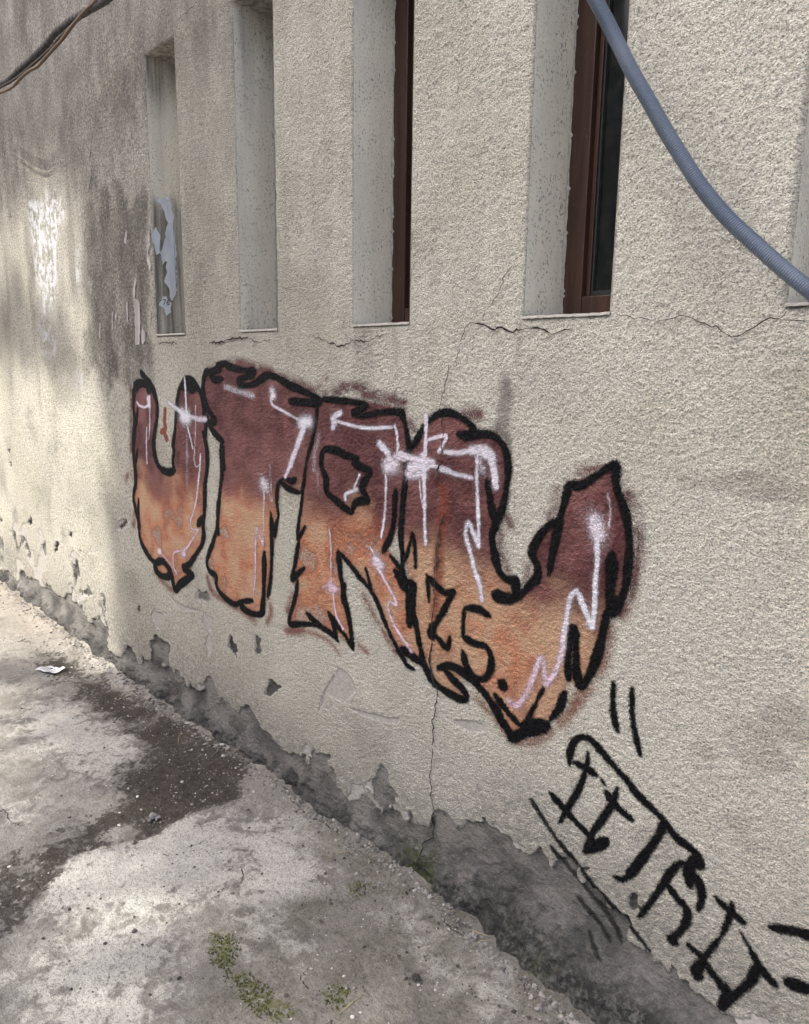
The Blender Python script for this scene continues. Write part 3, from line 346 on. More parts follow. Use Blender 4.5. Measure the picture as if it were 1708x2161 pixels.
def mat_ground():
    n = NT('worn_concrete_ground')
    soil = n.attr('soil'); pale = n.attr('pale'); moss = n.attr('moss'); dust = n.attr('dust'); olive = n.attr('olive')
    o = n.obj()
    n1 = n.noise(7, 6, 0.65); n2 = n.noise(45, 5, 0.65); n3 = n.noise(260, 3, 0.65); n4 = n.noise(16, 5, 0.6, dist=0.6)
    col = n.mix(n.ramp(n1, 0.35, 0.68), (0.265, 0.25, 0.22), (0.40, 0.382, 0.34))
    col = n.mix(n.ramp(n4, 0.48, 0.68, 0, 0.8), col, (0.17, 0.155, 0.138))
    pl = n.math('ADD', pale, n.ramp(n2, 0.2, 0.8, -0.7, 0.7))
    pl = n.math('ADD', pl, n.ramp(n4, 0.3, 0.7, 0.6, -0.4))
    col = n.mix(n.ramp(pl, -0.3, 0.5, 0, 0.9), col, n.mix(n.ramp(n2, 0.35, 0.65), (0.66, 0.645, 0.585), (0.52, 0.50, 0.445)))
    n5 = n.noise(115, 4, 0.75)
    col = n.mix(n.ramp(n5, 0.52, 0.66, 0, 0.7), col, (0.15, 0.14, 0.125))
    col = n.mix(n.ramp(n3, 0.52, 0.68, 0, 0.75), col, (0.12, 0.112, 0.10))
    col = n.mix(n.ramp(n3, 0.26, 0.40, 0.5, 0), col, (0.52, 0.50, 0.47))
    col = n.mix(n.math('MULTIPLY', dust, n.ramp(n2, 0.35, 0.65, 0.2, 0.9)), col, (0.34, 0.30, 0.245))
    col = n.mix(n.math('MULTIPLY', olive, n.ramp(n.math('ADD', n1, n.math('MULTIPLY', n2, .6)), 0.6, 1.0, 0.15, 0.95)), col, n.mix(n.ramp(n5, .4, .65), (0.17, 0.158, 0.125), (0.085, 0.078, 0.062)))
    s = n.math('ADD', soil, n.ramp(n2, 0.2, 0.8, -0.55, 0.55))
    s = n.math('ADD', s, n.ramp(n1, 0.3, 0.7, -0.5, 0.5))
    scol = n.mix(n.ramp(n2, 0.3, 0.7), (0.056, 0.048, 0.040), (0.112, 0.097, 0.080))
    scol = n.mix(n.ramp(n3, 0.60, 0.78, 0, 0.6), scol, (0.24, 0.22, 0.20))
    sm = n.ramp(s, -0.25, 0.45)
    col = n.mix(sm, col, scol)  # soil colour, which also paints the shadow band over the upper arm
    mo = n.math('MULTIPLY', n.ramp(n.math('ADD', moss, n.ramp(n2, 0.2, 0.8, -0.9, 0.9)), -0.2, 0.6), n.ramp(n3, 0.3, 0.6, 0.35, 0.95))
    col = n.mix(mo, col, n.mix(n.ramp(n1, 0.4, 0.6), (0.075, 0.10, 0.028), (0.16, 0.155, 0.05)))
    h = n.math('ADD', n.math('MULTIPLY', n2, 0.8), n.math('MULTIPLY', n3, n.ramp(sm, 0, 1, 0.28, 0.7)))
    h = n.math('ADD', h, n.math('MULTIPLY', n.voro(75), n.ramp(sm, 0, 1, 0.1, 0.35)))
    return n.done(col, 0.92, n.bump(h, 0.013, 1.0))

# ------------------------------------------------------------------ the wall grid
NICHE = [(-3.140, -2.895), (-2.478, -2.243), (-1.837, -1.587), (-1.175, -0.931), (-0.541, -0.295)]
ZS, ZT, DEPTH = 1.785, 2.905, 0.168
def gz(x): return np.interp(x, [-12, -7, -5.6, -3.67, -2.3, -1.5, 2], [.30, .20, .155, .045, .008, 0, 0])

X = lines((-14, -6.6, .2), (-6.6, -3.5, .0125), (-3.5, -2.2, .0068), (-2.2, -1.2, .0046), (-1.2, -0.25, .0033), (-0.25, 5, .07))
Z = lines((-.12, 1.78, .0033), (1.78, 2.95, .0042), (2.95, 5.2, .06))
X = snap(X, [v for p in NICHE for v in p]); Z = snap(Z, [ZS, ZT])
nx, nz = len(X), len(Z)
GX = X[:, None]; GZ = Z[None, :]

# bare mortar signed distance (m, + = coat missing)
MS = poly_sd(X, Z, MORTAR_MAIN)
for p in MORTAR_PATCH: MS = np.maximum(MS, poly_sd(X, Z, p))
rag = vnoise(X, Z, .022, seed=3) * .010 + vnoise(X, Z, .05, seed=4) * .013 + vnoise(X, Z, .010, seed=5) * .005
MS = MS + rag
isl = fbm(X, Z, .10, 4, 35, cz=.14)
MS = MS - ss(-2.5, -3.0, GX) * np.clip(.012 + .055 * isl, 0, .08) * ss(.02, .10, GZ - gz(X)[:, None])
MS = MS - ss(-3.0, -2.5, GX) * np.clip(-.012 + .085 * isl, 0, .10) * ss(.05, .10, GZ - gz(X)[:, None])
# small flakes missing from the lower left of the wall
fl = fbm(X, Z, .16, 4, 31, cz=.22)
low_left = ss(-2.4, -3.4, GX) * ss(.62, .25, GZ - gz(X)[:, None])
MS = np.maximum(MS, (fl - 1.02 + .42 * low_left) * .03 * (low_left > .02) - .05 * (low_left <= .02))
mort = ss(-.0015, .0035, MS)
SC = np.full((nx, nz), -.12, np.float32)
for p in SCRAPE: SC = np.maximum(SC, poly_sd(X, Z, p))
# a band of thin grey render that is left between the finish coat and the bare mortar
SC = np.maximum(SC, np.where(MS > -.045, MS - .004 + np.clip(.05 * fbm(X, Z, .14, 4, 38), 0, .045), -.12))
WH = np.full((nx, nz), -.12, np.float32)
for p in WHITEWASH: WH = np.maximum(WH, poly_sd(X, Z, p))
white = ss(-.05, .05, WH + fbm(X, Z, .08, 4, 8, cz=.3) * .045)

hz = GZ - gz(X)[:, None]
# relief of the surface (towards the camera is negative y)
amp = np.interp(X, [-14, -6.6, -4, -2.6, -1.8, -.25, -.2, 5], [0, .25, .35, .65, 1, 1, 0, 0])[:, None]
ampz = np.interp(Z, [2.95, 3.0], [1, 0])[None, :]
st = vnoise(X, Z, .0049, seed=11) * .85 + vnoise(X, Z, .0088, seed=12) * .42 + vnoise(X, Z, .026, seed=13) * .16
st = np.tanh(st * 1.5) * .0023 * amp * ampz
wav = vnoise(X, Z, .7, seed=14) * .004 + vnoise(X, Z, .16, seed=15) * .0012
FL = np.interp(X, [-14, -7, -4, -2.6, -1.6, -1.35, -1.09, -.83, 0, 5], [.05, .05, .045, .03, .02, .045, .098, .125, .14, .14])[:, None]
zf = np.interp(X, [-14, -2, -1.2, -.6, 5], [.12, .14, .20, .26, .26])[:, None]
flare = FL * np.clip(1 - hz / zf, 0, 1.6) ** 1.7
lowr = ss(.26, .04, hz)
rough = (fbm(X, Z, .07, 4, 40) * .014 + fbm(X, Z, .022, 2, 44) * .008) * ss(.13, .02, hz) * mort
rough = rough + (fbm(X, Z, .02, 3, 50) * .006 + fbm(X, Z, .055, 3, 51) * .006) * ss(-1.7, -1.2, GX) * ss(.24, .12, hz) * mort
lay = fbm(X, Z, .10, 4, 53, cz=.08); lq = lay * 3.2; fr_ = lq - np.floor(lq); ter = (np.floor(lq) + ss(.82, .98, fr_)) / 3.2
mrel = (.0085 + fbm(X, Z, .03, 3, 47) * .0019 + fbm(X, Z, .18, 2, 49) * .002 + .007 * np.clip(ter, -.6, .6)) * mort
scr = ss(-.002, .004, SC) * .0028
YW = st * (1 - mort) * (1 - .85 * ss(-.002, .004, SC)) + wav + mrel + scr - flare - rough
# die out at the openings, with worn arrises
chipn = fbm(X, Z, .035, 3, 56)
for a, b in NICHE:
    dx = np.maximum(np.maximum(a - X, X - b), 0)[:, None]; dz = np.maximum(np.maximum(ZS - Z, Z - ZT), 0)[None, :]
    dd_ = np.sqrt(dx ** 2 + dz ** 2); YW = YW * ss(0, .012, dd_) + .0045 * np.clip(1 - dd_ / .011, 0, 1) ** 2 + .004 * np.clip(1 - dd_ / .016, 0, 1) * ss(.35, .7, chipn)

# grime, damp, algae, and shade painted in at the left and top
n_lo = fbm(X, Z, .6, 4, 60); n_st = fbm(X, Z, .10, 4, 66, cz=.9)
dirt_shade = .62 * ss(-2.75, -3.8, GX + .25 * n_lo) * ss(1.3, 2.4, GZ + .2 * n_lo + .35 * n_st) * (.55 + .5 * ss(-.3, .7, n_st))  # upper left: streaky grime with shade put into the same colour
dirt_shade = np.maximum(dirt_shade, .72 * ss(-1.0, -3.2, GX) * ss(1.5, 2.9, GZ + .25 * n_lo))  # darkens upward to the left, shade as well as grime
dirt_shade = np.maximum(dirt_shade, .50 * ss(-.8, -2.9, GX) * ss(1.35, 2.0, GZ + .12 * n_lo))  # left piers greyer: real soiling plus shade put into the colour
WE = poly_sd(X, Z, WEATHERED[0], .3)
dirt_shade = np.maximum(dirt_shade, .80 * ss(-.08, .09, WE + .08 * fbm(X, Z, .12, 4, 58) + .03 * fbm(X, Z, .05, 3, 59, cz=.5)))
for a, b in NICHE:                                             # dirt collected along the arrises of the niches
    dx = np.maximum(np.maximum(a - X, X - b), 0)[:, None]; dz = np.maximum(np.maximum(ZS - Z, Z - ZT), 0)[None, :]
    dirt_shade = np.maximum(dirt_shade, .55 * ss(.014, .002, np.sqrt(dx ** 2 + dz ** 2) + .006 * n_st))
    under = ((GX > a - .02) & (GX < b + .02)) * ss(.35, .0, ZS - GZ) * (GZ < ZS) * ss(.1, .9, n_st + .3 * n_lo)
    dirt_shade = np.maximum(dirt_shade, .42 * under)
def blot(cx, cz, rx, rz, amt, k=.35):
    global dirt_shade
    d = np.sqrt(((GX - cx) / rx) ** 2 + ((GZ - cz) / rz) ** 2) + k * fbm(X, Z, .12, 3, int(abs(cx * 1000 + cz * 77)) % 9999)
    dirt_shade = np.maximum(dirt_shade, amt * ss(1.1, .45, d))
blot(-4.3, 1.75, .3, .3, .4); blot(-3.52, 2.36, .22, .06, .85, .5); blot(-3.35, 2.05, .10, .30, .8, .5)
blot(-1.235, 1.50, .045, .16, .8, .6); blot(-1.24, 1.30, .04, .10, .6, .6); blot(-1.93, 1.60, .03, .2, .35, .5)
for a in ((-.52, .86), (-.44, .93), (-.62, .80), (-.50, .63), (-.54, .66), (-.37, .80), (-.47, 1.08), (-.70, .52)):
    blot(a[0], a[1], .05, .04, .36, 1.0)
blot(-.72, 1.95, .10, .30, .14, .5); blot(-.5, 1.42, .3, .02, .35, .8)
blot(-3.9, .95, .5, .25, .22, .8)
dirt_shade = np.maximum(dirt_shade, .42 * ss(-.05, .9, fbm(X, Z, .20, 5, 73)) * ss(-3.2, -3.8, GX))
dirt_shade = np.maximum(dirt_shade, .30 * ss(.25, 1.0, fbm(X, Z, .35, 4, 71)) * ss(.4, -1.5, GX))
damp = ss(.50, .10, hz + .10 * n_lo - .16 * ss(-1.6, -1.0, GX) * ss(-.2, -.5, GX)) * .9
damp = np.maximum(damp, .45 * ss(.75, .3, hz + .22 * fbm(X, Z, .25, 4, 81)) * ss(-4.2, -1.0, GX))
grime = ss(-1.7, -1.0, GX + .1 * n_lo) * ss(.21, .06, hz + .07 * n_lo) + .7 * ss(.10, .02, hz + .02 * n_st)
algae = np.maximum(0, ss(.22, .03, hz) * ss(.14, .03, abs(GX + 1.50)) + .5 * ss(.12, .0, abs(GX + 1.0)) * ss(.15, 0, hz)) 

keep = np.ones((nx - 1, nz - 1), bool)
for a, b in NICHE:
    xm = (X[1:] + X[:-1]) / 2; zm = (Z[1:] + Z[:-1]) / 2
    keep &= ~(((xm > a) & (xm < b))[:, None] & ((zm > ZS) & (zm < ZT))[None, :])

def grid_mesh(name, mask, off, mat, parent=None, fattr=None, cattr=None):
    """mesh of the wall grid cells in mask, off metres in front of the wall surface"""
    vm = np.zeros((nx, nz), bool)
    vm[:-1, :-1] |= mask; vm[1:, :-1] |= mask; vm[:-1, 1:] |= mask; vm[1:, 1:] |= mask
    idx = np.full((nx, nz), -1, np.int32); ii, jj = np.nonzero(vm); idx[ii, jj] = np.arange(len(ii))
    V = np.stack([X[ii], YW[ii, jj] - off, Z[jj]], 1)
    ci, cj = np.nonzero(mask)
    F = np.stack([idx[ci, cj], idx[ci + 1, cj], idx[ci + 1, cj + 1], idx[ci, cj + 1]], 1)
    return mesh_np(name, V, F, mat, parent, True, {k: v[ii, jj] for k, v in (fattr or {}).items()}, {k: v[ii, jj] for k, v in (cattr or {}).items()})

M_WALL = mat_wall()
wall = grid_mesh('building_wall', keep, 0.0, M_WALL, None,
                 {'mortar': np.clip(MS * 100, -5, 5), 'dirt_shade': np.clip(dirt_shade, 0, 1), 'white': white, 'scrape': np.clip(SC * 100, -5, 5), 'damp': np.clip(damp, 0, 1), 'grime': np.clip(grime, 0, 1), 'algae': np.clip(algae, 0, 1),
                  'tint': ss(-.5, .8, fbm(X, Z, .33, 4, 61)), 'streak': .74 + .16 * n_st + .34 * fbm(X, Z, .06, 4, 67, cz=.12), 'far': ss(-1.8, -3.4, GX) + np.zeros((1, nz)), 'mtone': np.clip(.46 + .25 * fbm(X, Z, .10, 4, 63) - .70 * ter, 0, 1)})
tag(wall, 'cream stucco house wall with narrow tall niches, peeling along its foot', 'wall')

# ------------------------------------------------------------------ box helper
def box_data(x0, x1, y0, y1, z0, z1):
    V = [(x, y, z) for x in (x0, x1) for y in (y0, y1) for z in (z0, z1)]
    F = [(0, 1, 3, 2), (4, 6, 7, 5), (0, 4, 5, 1), (2, 3, 7, 6), (0, 2, 6, 4), (1, 5, 7, 3)]
    return V, F
def bevel_box(name, b, mat, parent, bev=.003, label=None):
    V, F = box_data(*b); me = bpy.data.meshes.new(name); me.from_pydata(V, [], F); me.update()
    import bmesh
    bm = bmesh.new(); bm.from_mesh(me)
    bmesh.ops.recalc_face_normals(bm, faces=bm.faces)
    bmesh.ops.bevel(bm, geom=bm.edges[:], offset=bev, segments=2, affect='EDGES', profile=.6)
    bm.to_mesh(me); bm.free(); me.materials.append(mat)
    o = link(bpy.data.objects.new(name, me), parent)
    if label: o['label'] = label
    return o

M_REV = mat_reveal(); M_WOOD = mat_wood(); M_GLASS = mat_glass()
M_SEAL = mat_simple('glazing_seal', (0.035, 0.04, 0.04), 0.7)
M_ROOM = mat_simple('dark_room', (0.012, 0.014, 0.014), 0.9)
M_SILL = mat_simple('sill_mortar', (0.42, 0.405, 0.36), 0.9, (0.30, 0.285, 0.25), 60, .002, 200)

def patch(U, W, f, mat, name, parent, dirt_shade_f=None):
    """a grid surface: f(u, w, d) -> xyz where d is a small relief"""
    d = (vnoise(U, W, .007, seed=91) * .5 + vnoise(U, W, .013, seed=92) * .5) * .0009
    eu = np.minimum(U - U[0], U[-1] - U)[:, None]; ew = np.minimum(W - W[0], W[-1] - W)[None, :]
    d = d * ss(0, .01, np.minimum(eu, ew))
    V = np.stack(f(U[:, None] + 0 * d, W[None, :] + 0 * d, d), -1).reshape(-1, 3)
    a, b = len(U), len(W); I = np.arange(a * b).reshape(a, b)
    F = np.stack([I[:-1, :-1], I[1:, :-1], I[1:, 1:], I[:-1, 1:]], -1).reshape(-1, 4)
    dm = dirt_shade_f(U[:, None] + 0 * d, W[None, :] + 0 * d) if dirt_shade_f else np.zeros((a, b))
    return V, F, dm.ravel()

def join(parts):
    V = []; F = []; D = []; o = 0
    for v, f, d in parts: V.append(v); F.append(f + o); D.append(d); o += len(v)
    return np.vstack(V), np.vstack(F), np.concatenate(D)

niche_label = ['blind niche with grey plaster and torn paper', 'narrow niche with a sliver of brown frame', 'niche with a dark brown window frame', 'niche with brown frame and dark glass, beside the conduit', 'niche half cut off at the edge of the view']
for k, (a, b) in enumerate(NICHE):
    U = np.linspace(.0042, DEPTH + .01, 40); W = np.linspace(ZS - .0, ZT, 240)
    nd = vnoise(U, W, .05, .5, 100 + k)
    dj = lambda u, w, k=k: np.clip((.9 if k == 0 else .45) * ss(ZT - .25, ZT - .02, w + .04 * nd) + (.95 if k == 0 else .10) * ss(2.38, 2.30, w + .05 * nd) * (k == 0) + (.30 if k < 2 else .06) * (.4 + nd) + .25 * ss(.03, 0, w - ZS), 0, 1)  # jamb stains; their dark tops are the soffit's shade put into the colour
    parts = [patch(U, W, lambda u, w, d: (a + d * 0 + np.clip(d, 0, 1), u, w), M_REV, '', None, dj),
             patch(U, W, lambda u, w, d: (b - np.clip(d, 0, 1), u, w), M_REV, '', None, dj)]
    UX = np.linspace(a, b, 50)
    parts.append(patch(U, UX, lambda u, w, d: (w, u, ZT - np.clip(d, 0, 1)), M_REV, '', None, lambda u, w: .95 + 0 * u))  # soffit grime deepened to paint in the shade under the niche top
    if k == 0:
        UB = np.linspace(a, b, 50)
        parts.append(patch(UB, W, lambda u, w, d: (u, DEPTH - np.clip(d, 0, 1), w), M_REV, '', None, lambda u, w: .5 + 0 * u))
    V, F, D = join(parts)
    nic = mesh_np('window_niche', V, F, M_REV, wall, True, {'dirt_shade': D}); nic['label'] = niche_label[k]
    # sloping sill with an uneven front lip
    xs = np.linspace(a - .004, b + .004, 40); ys = np.array([-.0025, -.001, .02, .06, .12, DEPTH + .02])
    zs = np.array([ZS - .002, ZS + .0045, ZS + .006, ZS + .009, ZS + .014, ZS + .019])
    wob = rng.rand(40) * .003
    V = [(x, y - (wob[i] if j < 2 else 0), z + wob[i] * .6) for i, x in enumerate(xs) for j, (y, z) in enumerate(zip(ys, zs))]
    I = np.arange(40 * 6).reshape(40, 6); F = np.stack([I[:-1, :-1], I[1:, :-1], I[1:, 1:], I[:-1, 1:]], -1).reshape(-1, 4)
    mesh_np('sill', V, F, M_SILL, nic)
    if k == 0: continue
    zz = np.linspace(ZS + .016, ZT - .01, 170); rb = np.random.RandomState(500 + k); bw = np.convolve(rb.rand(190), np.ones(6) / 6, 'same')[10:180]
    Vb = []
    for i, z in enumerate(zz):
        w = .0015 + .010 * bw[i] ** 2 + (.006 if rb.rand() < .05 else 0)
        Vb += [(a + .0015, DEPTH - w, z), (a + .0035 + w * .4, DEPTH - w * .45, z), (a + .002 + w, DEPTH - .0008, z)]
    I = np.arange(510).reshape(170, 3); mesh_np('mortar_bead', Vb, np.concatenate([np.stack([I[:-1, c], I[:-1, c + 1], I[1:, c + 1], I[1:, c]], 1) for c in (0, 1)]), M_SILL, nic)
    fy0, fy1 = DEPTH, DEPTH + .05; zb = ZS + .012; fw = .062
    bevel_box('frame_stile', (a - .002, a + fw, fy0, fy1, zb, ZT + .01), M_WOOD, nic)
    bevel_box('frame_stile', (b - fw, b + .002, fy0, fy1, zb, ZT + .01), M_WOOD, nic)
    bevel_box('frame_rail', (a + fw + .0008, b - fw - .0008, fy0 + .001, fy1 - .001, zb, zb + .052), M_WOOD, nic)
    bevel_box('frame_rail', (a + fw + .0008, b - fw - .0008, fy0 + .001, fy1 - .001, ZT - .06, ZT + .01), M_WOOD, nic)
    for x0, x1 in ((a + fw, a + fw + .013), (b - fw - .013, b - fw)):
        bevel_box('glazing_bead', (x0 + .0004, x1, fy0 + .018, fy1 - .008, zb + .0525, ZT - .0605), M_WOOD, nic, .002)
        x2 = x1 if x0 < (a + b) / 2 else x0 - .006
        bevel_box('glazing_seal', (x2 + .0003, x2 + .0057, fy0 + .024, fy1 - .010, zb + .0525, ZT - .0605), M_SEAL, nic, .001)
    bevel_box('glazing_bead', (a + fw + .0195, b - fw - .0195, fy0 + .018, fy1 - .008, zb + .0525, zb + .066), M_SEAL, nic, .002)
    bevel_box('pane', (a + fw + .012, b - fw - .012, fy1 - .016, fy1 - .011, zb + .054, ZT - .062), M_GLASS, nic, .0005)
    bevel_box('unlit_room_backing', (a - .02, b + .02, fy1 + .12, fy1 + .14, ZS - .03, ZT + .03), M_ROOM, nic, .001)  # near-black panel stands in for the unlit room behind the glass

# ------------------------------------------------------------------ cracks
M_CRACK = mat_simple('crack_shadowed_mortar', (0.045, 0.040, 0.036), 0.95, (0.02, 0.018, 0.016), 80)
M_CHIP = mat_simple('crack_chipped_brown_mortar', (0.17, 0.10, 0.08), 0.95, (0.10, 0.065, 0.055), 60, .002, 150)
def wall_y(x, z):
    i = np.clip(np.searchsorted(X, x), 1, nx - 1); j = np.clip(np.searchsorted(Z, z), 1, nz - 1)
    return min(YW[i, j], YW[i - 1, j], YW[i, j - 1], YW[i - 1, j - 1])
def ribbon(name, path, radii, mat, parent, off=.0006):
    V = []; F = []
    for i, p in enumerate(path):
        t = path[min(i + 1, len(path) - 1)] - path[max(i - 1, 0)]; t = t / (np.linalg.norm(t) + 1e-9); q = np.array([-t[1], t[0]])
        r1 = radii[i] * random.uniform(.4, 1.6); r2 = radii[i] * random.uniform(.4, 1.6)
        for r in (r1, -r2):
            w = p + q * r; V.append((w[0], wall_y(w[0], w[1]) - off, w[1]))
        if i: k = 2 * i; F.append((k - 2, k - 1, k + 1, k))
    return mesh_np(name, V, F, mat, parent)
for w, P in CRACKS:
    P = np.array(P, float) / 1000
    # jagged: subdivide with random offsets
    out = [P[0]]
    for p, q in zip(P[:-1], P[1:]):
        L = np.linalg.norm(q - p); n = max(2, int(L / .011))
        for t in range(1, n + 1):
            o = p + (q - p) * t / n
            if t < n: o = o + np.array([random.gauss(0, 1), random.gauss(0, 1)]) * .0026
            out.append(o)
    out = np.array(out); r = np.full(len(out), max(w * (1.35 if w > 4 and P[0][1] > 1.6 else 1.0), 1.8) / 2000.0)
    tp = np.minimum(np.arange(len(out)), np.arange(len(out))[::-1]) / 3.0
    r *= np.clip(.35 + tp, 0, 1)
    if w > 7:
        ribbon('crack', out, r, M_CHIP, wall, .0052)
        ribbon('crack', out + np.array([.18 * w / 1000, 0]), r * .35, M_CRACK, wall, .0058)
    else:
        ribbon('crack', out, r, M_CRACK, wall, .0050)

# ------------------------------------------------------------------ graffiti
P_FILL, P_BLACK, P_WHITE, P_RED = (mat_paint(k) for k in ('fill', 'black', 'white', 'red'))
piece = empty('graffiti_lettering', (-1.9, 0, .9))
tag(piece, 'large maroon and orange spray-painted bubble letters with black outlines on the stucco wall', 'graffiti')
mt = empty('graffiti_tag', (-.75, 0, .6))
tag(mt, 'thin black spray-painted tag slanting down the wall below the big letters', 'graffiti')
def parent_keep(o, p):
    o.parent = p; o.matrix_parent_inverse = Matrix.Translation(p.location).inverted()

def outline(name, strokes, parent, off, cover=1.0, reach=.014, bold=1.16):
    D = np.full((nx, nz), 9.0, np.float32)
    for w, P in strokes:
        path = smooth_path(np.array(P) / 1000.0); r = np.full(len(path), bold * w / 2000.0)
        r = r * (1 + .16 * np.sin(np.arange(len(path)) * .37 + w) + .02 * np.random.RandomState(w).randn(len(path)))
        e = np.minimum(np.arange(len(path)), np.arange(len(path))[::-1]); r *= np.clip(.62 + e * .19, 0, 1)
        stroke_field(X, Z, path, r, D, reach)
    D = D + (vnoise(X, Z, .012, seed=201) * .0009).astype(np.float32)
    c = (D < .0055); m = c[:-1, :-1] | c[1:, :-1] | c[:-1, 1:] | c[1:, 1:]
    m &= keep
    o = grid_mesh(name, m, off, P_BLACK, None, {'edge': np.clip(D * 100, -3, 3), 'cover': np.full((nx, nz), cover) * (1 - .35 * mort)})
    return o

MAROON = np.array([.118, .036, .037]); MAROON2 = np.array([.255, .108, .098]); ORANGE = np.array([.64, .195, .090]); PEACH = np.array([.66, .42, .26]); RUSTC = np.array([.27, .06, .028]); PINK = np.array([.88, .66, .76]); WHITEC = np.array([.88, .89, .95])
fn1 = fbm(X, Z, .11, 4, 301); fn2 = fbm(X, Z, .05, 3, 307); fn3 = fbm(X, Z, .20, 3, 311)
rustD = np.full((nx, nz), 9.0, np.float32)
for w, P in RUST:
    path = smooth_path(np.array(P) / 1000.0); stroke_field(X, Z, path, np.full(len(path), w / 2000.0), rustD, .1)
letter_label = {'U': 'rounded U of the graffiti, maroon over orange', 'T': 'broad T of the graffiti with a wide maroon top bar', 'R': 'R of the graffiti with a star-shaped counter', 'L': 'long last letter of the graffiti with an upswept tail'}
flatten = 1 - .9 * mort
for key in ('U', 'T', 'R', 'L'):
    S = poly_sd(X, Z, FILL[key], .10)
    H = np.full((nx, nz), 9.0, np.float32)
    for w, P in HALO[key]:
        path = smooth_path(np.array(P) / 1000.0); stroke_field(X, Z, path, np.full(len(path), w / 2000.0), H, .06)
    (xa, za), (xb, zb) = GRAD[key]
    zline = (za + (zb - za) * np.clip((GX * 1000 - xa) / (xb - xa), -.2, 1.2)) / 1000.0
    g = (GZ - zline) + .085 * fn3 + .05 * fn1                     # + above the colour change
    tm = ss(-.13, .10, g + .02 * fn2)
    low = ss(-.02, -.22, g)
    org = np.clip(.46 + .55 * fn1 + .35 * fn2, 0, 1)[..., None]
    warm = ORANGE * org + PEACH * (1 - org)
    if key == 'L': o2 = np.clip(org * .5 + .35 * fn3[..., None] + .2 * fn2[..., None], 0, .85); warm = ORANGE * o2 + PEACH * (1 - o2)
    dk = np.clip(.40 + .7 * fn3 + .45 * fn2, 0, 1)[..., None]
    col = (MAROON * (1 - dk) + MAROON2 * dk) * tm[..., None] + warm * (1 - tm[..., None])
    rim = ss(.045, .008, S) * (1 - tm) * (.4 + .5 * (fn3 > .1))
    col = col * (1 - .45 * rim[..., None]) + MAROON2 * .45 * rim[..., None]
    ru = (ss(.012, -.02, rustD + .008 * fn2) if key == 'L' else 0 * S)[..., None] * .8
    col = col * (1 - ru) + RUSTC * ru
    ca = ss(-.008, .006, S)
    patchy = 1 - (1 - tm) * ss(-.05, .85, fn1 * .9 + .45 * fn2) * (.55 if key != 'L' else .35)
    a_in = ca * (.92 - .10 * low) * patchy
    a_in = np.maximum(a_in, ru[..., 0] * ca)
    a_halo = np.maximum(.66 * np.exp(-np.maximum(-S, 0) / .016) * (.55 + .45 * tm) * (S < 0), (.56 + .30 * fn2) * ss(.024, -.022, H + .008 * fn2))
    hal = np.clip(a_halo - a_in, 0, 1)[..., None]
    col = col * (1 - hal) + np.array([.155, .068, .074]) * hal
    al = np.maximum(a_in, a_halo) * flatten
    col = np.concatenate([col, np.ones((nx, nz, 1))], -1)
    c = al > .06; m = (c[:-1, :-1] | c[1:, :-1] | c[:-1, 1:] | c[1:, 1:]) & keep
    lo = {'U': 0, 'T': .0003, 'R': .0006, 'L': .0009}[key]
    fo = grid_mesh('letter', m, .0006 + lo, P_FILL, None, {'cover': al}, {'paint': col})
    parent_keep(fo, piece); fo['label'] = letter_label[key]
    oo = outline('outline', BLACK[key], None, .0020 + lo); oo.parent = fo
    # highlights
    I = np.zeros((nx, nz), np.float32)
    for s, w, P in HILITE[key]:
        D = np.full((nx, nz), 9.0, np.float32); path = smooth_path(np.array(P) / 1000.0); r = 1.02 * max(w / 2000.0, .0024)
        stroke_field(X, Z, path, np.zeros(len(path)), D, r * 4)
        blob = len(P) == 2 and np.hypot(P[0][0] - P[1][0], P[0][1] - P[1][1]) < w
        v = s * (np.exp(-(D / (r * 1.05)) ** 1.7) if blob else np.exp(-(D / (r * 1.1)) ** 2.6))
        np.maximum(I, v, out=I); np.maximum(I, .38 * s * np.exp(-(D / (r * (1.7 if blob else 1.9))) ** 2), out=I)
    I = I * (.9 + .2 * fn2) * flatten
    pk = np.clip(.25 + .75 * low * (1 - tm) + .3 * fn3, 0, 1)[..., None]
    wc = np.concatenate([WHITEC * (1 - pk) + PINK * pk, np.ones((nx, nz, 1))], -1)
    c = I > .10; m = (c[:-1, :-1] | c[1:, :-1] | c[:-1, 1:] | c[1:, 1:]) & keep
    ho = grid_mesh('highlight', m, .0036 + lo, P_WHITE, None, {'cover': I}, {'paint': wc}); ho.parent = fo
num = outline('number', BLACK['25'], None, .0033); parent_keep(num, piece); num['label'] = 'black number 25 with a dot, on the last letter'
D = np.full((nx, nz), 9.0, np.float32)
for w, P in REDMARK:
    path = smooth_path(np.array(P) / 1000.0); stroke_field(X, Z, path, np.full(len(path), w / 2000.0), D, .014)
c = D < .006; m = c[:-1, :-1] | c[1:, :-1] | c[:-1, 1:] | c[1:, 1:]
ro = grid_mesh('paint_drip', m, .0007, P_RED, None, {'edge': np.clip(D * 100, -3, 3)}); parent_keep(ro, piece); ro['label'] = 'brick red dab between the arms of the U'
tag_label = {'slashes': 'two upright slashes at the top of the tag', 'frame': 'long arched stroke with two legs', 'lattice': 'crossed strokes under the arch', 'hook': 'hooked stroke', 'box': 'boxy open character', 'bars': 'two short bars cut off at the edge of the view', 'hatch': 'faint parallel strokes running onto bare mortar'}
for k, v in TAG.items():
    o = outline('stroke', v, None, .0010 + .0003 * list(TAG).index(k), .85 if k == 'hatch' else 1.0, bold=1.12); parent_keep(o, mt); o['label'] = tag_label[k]
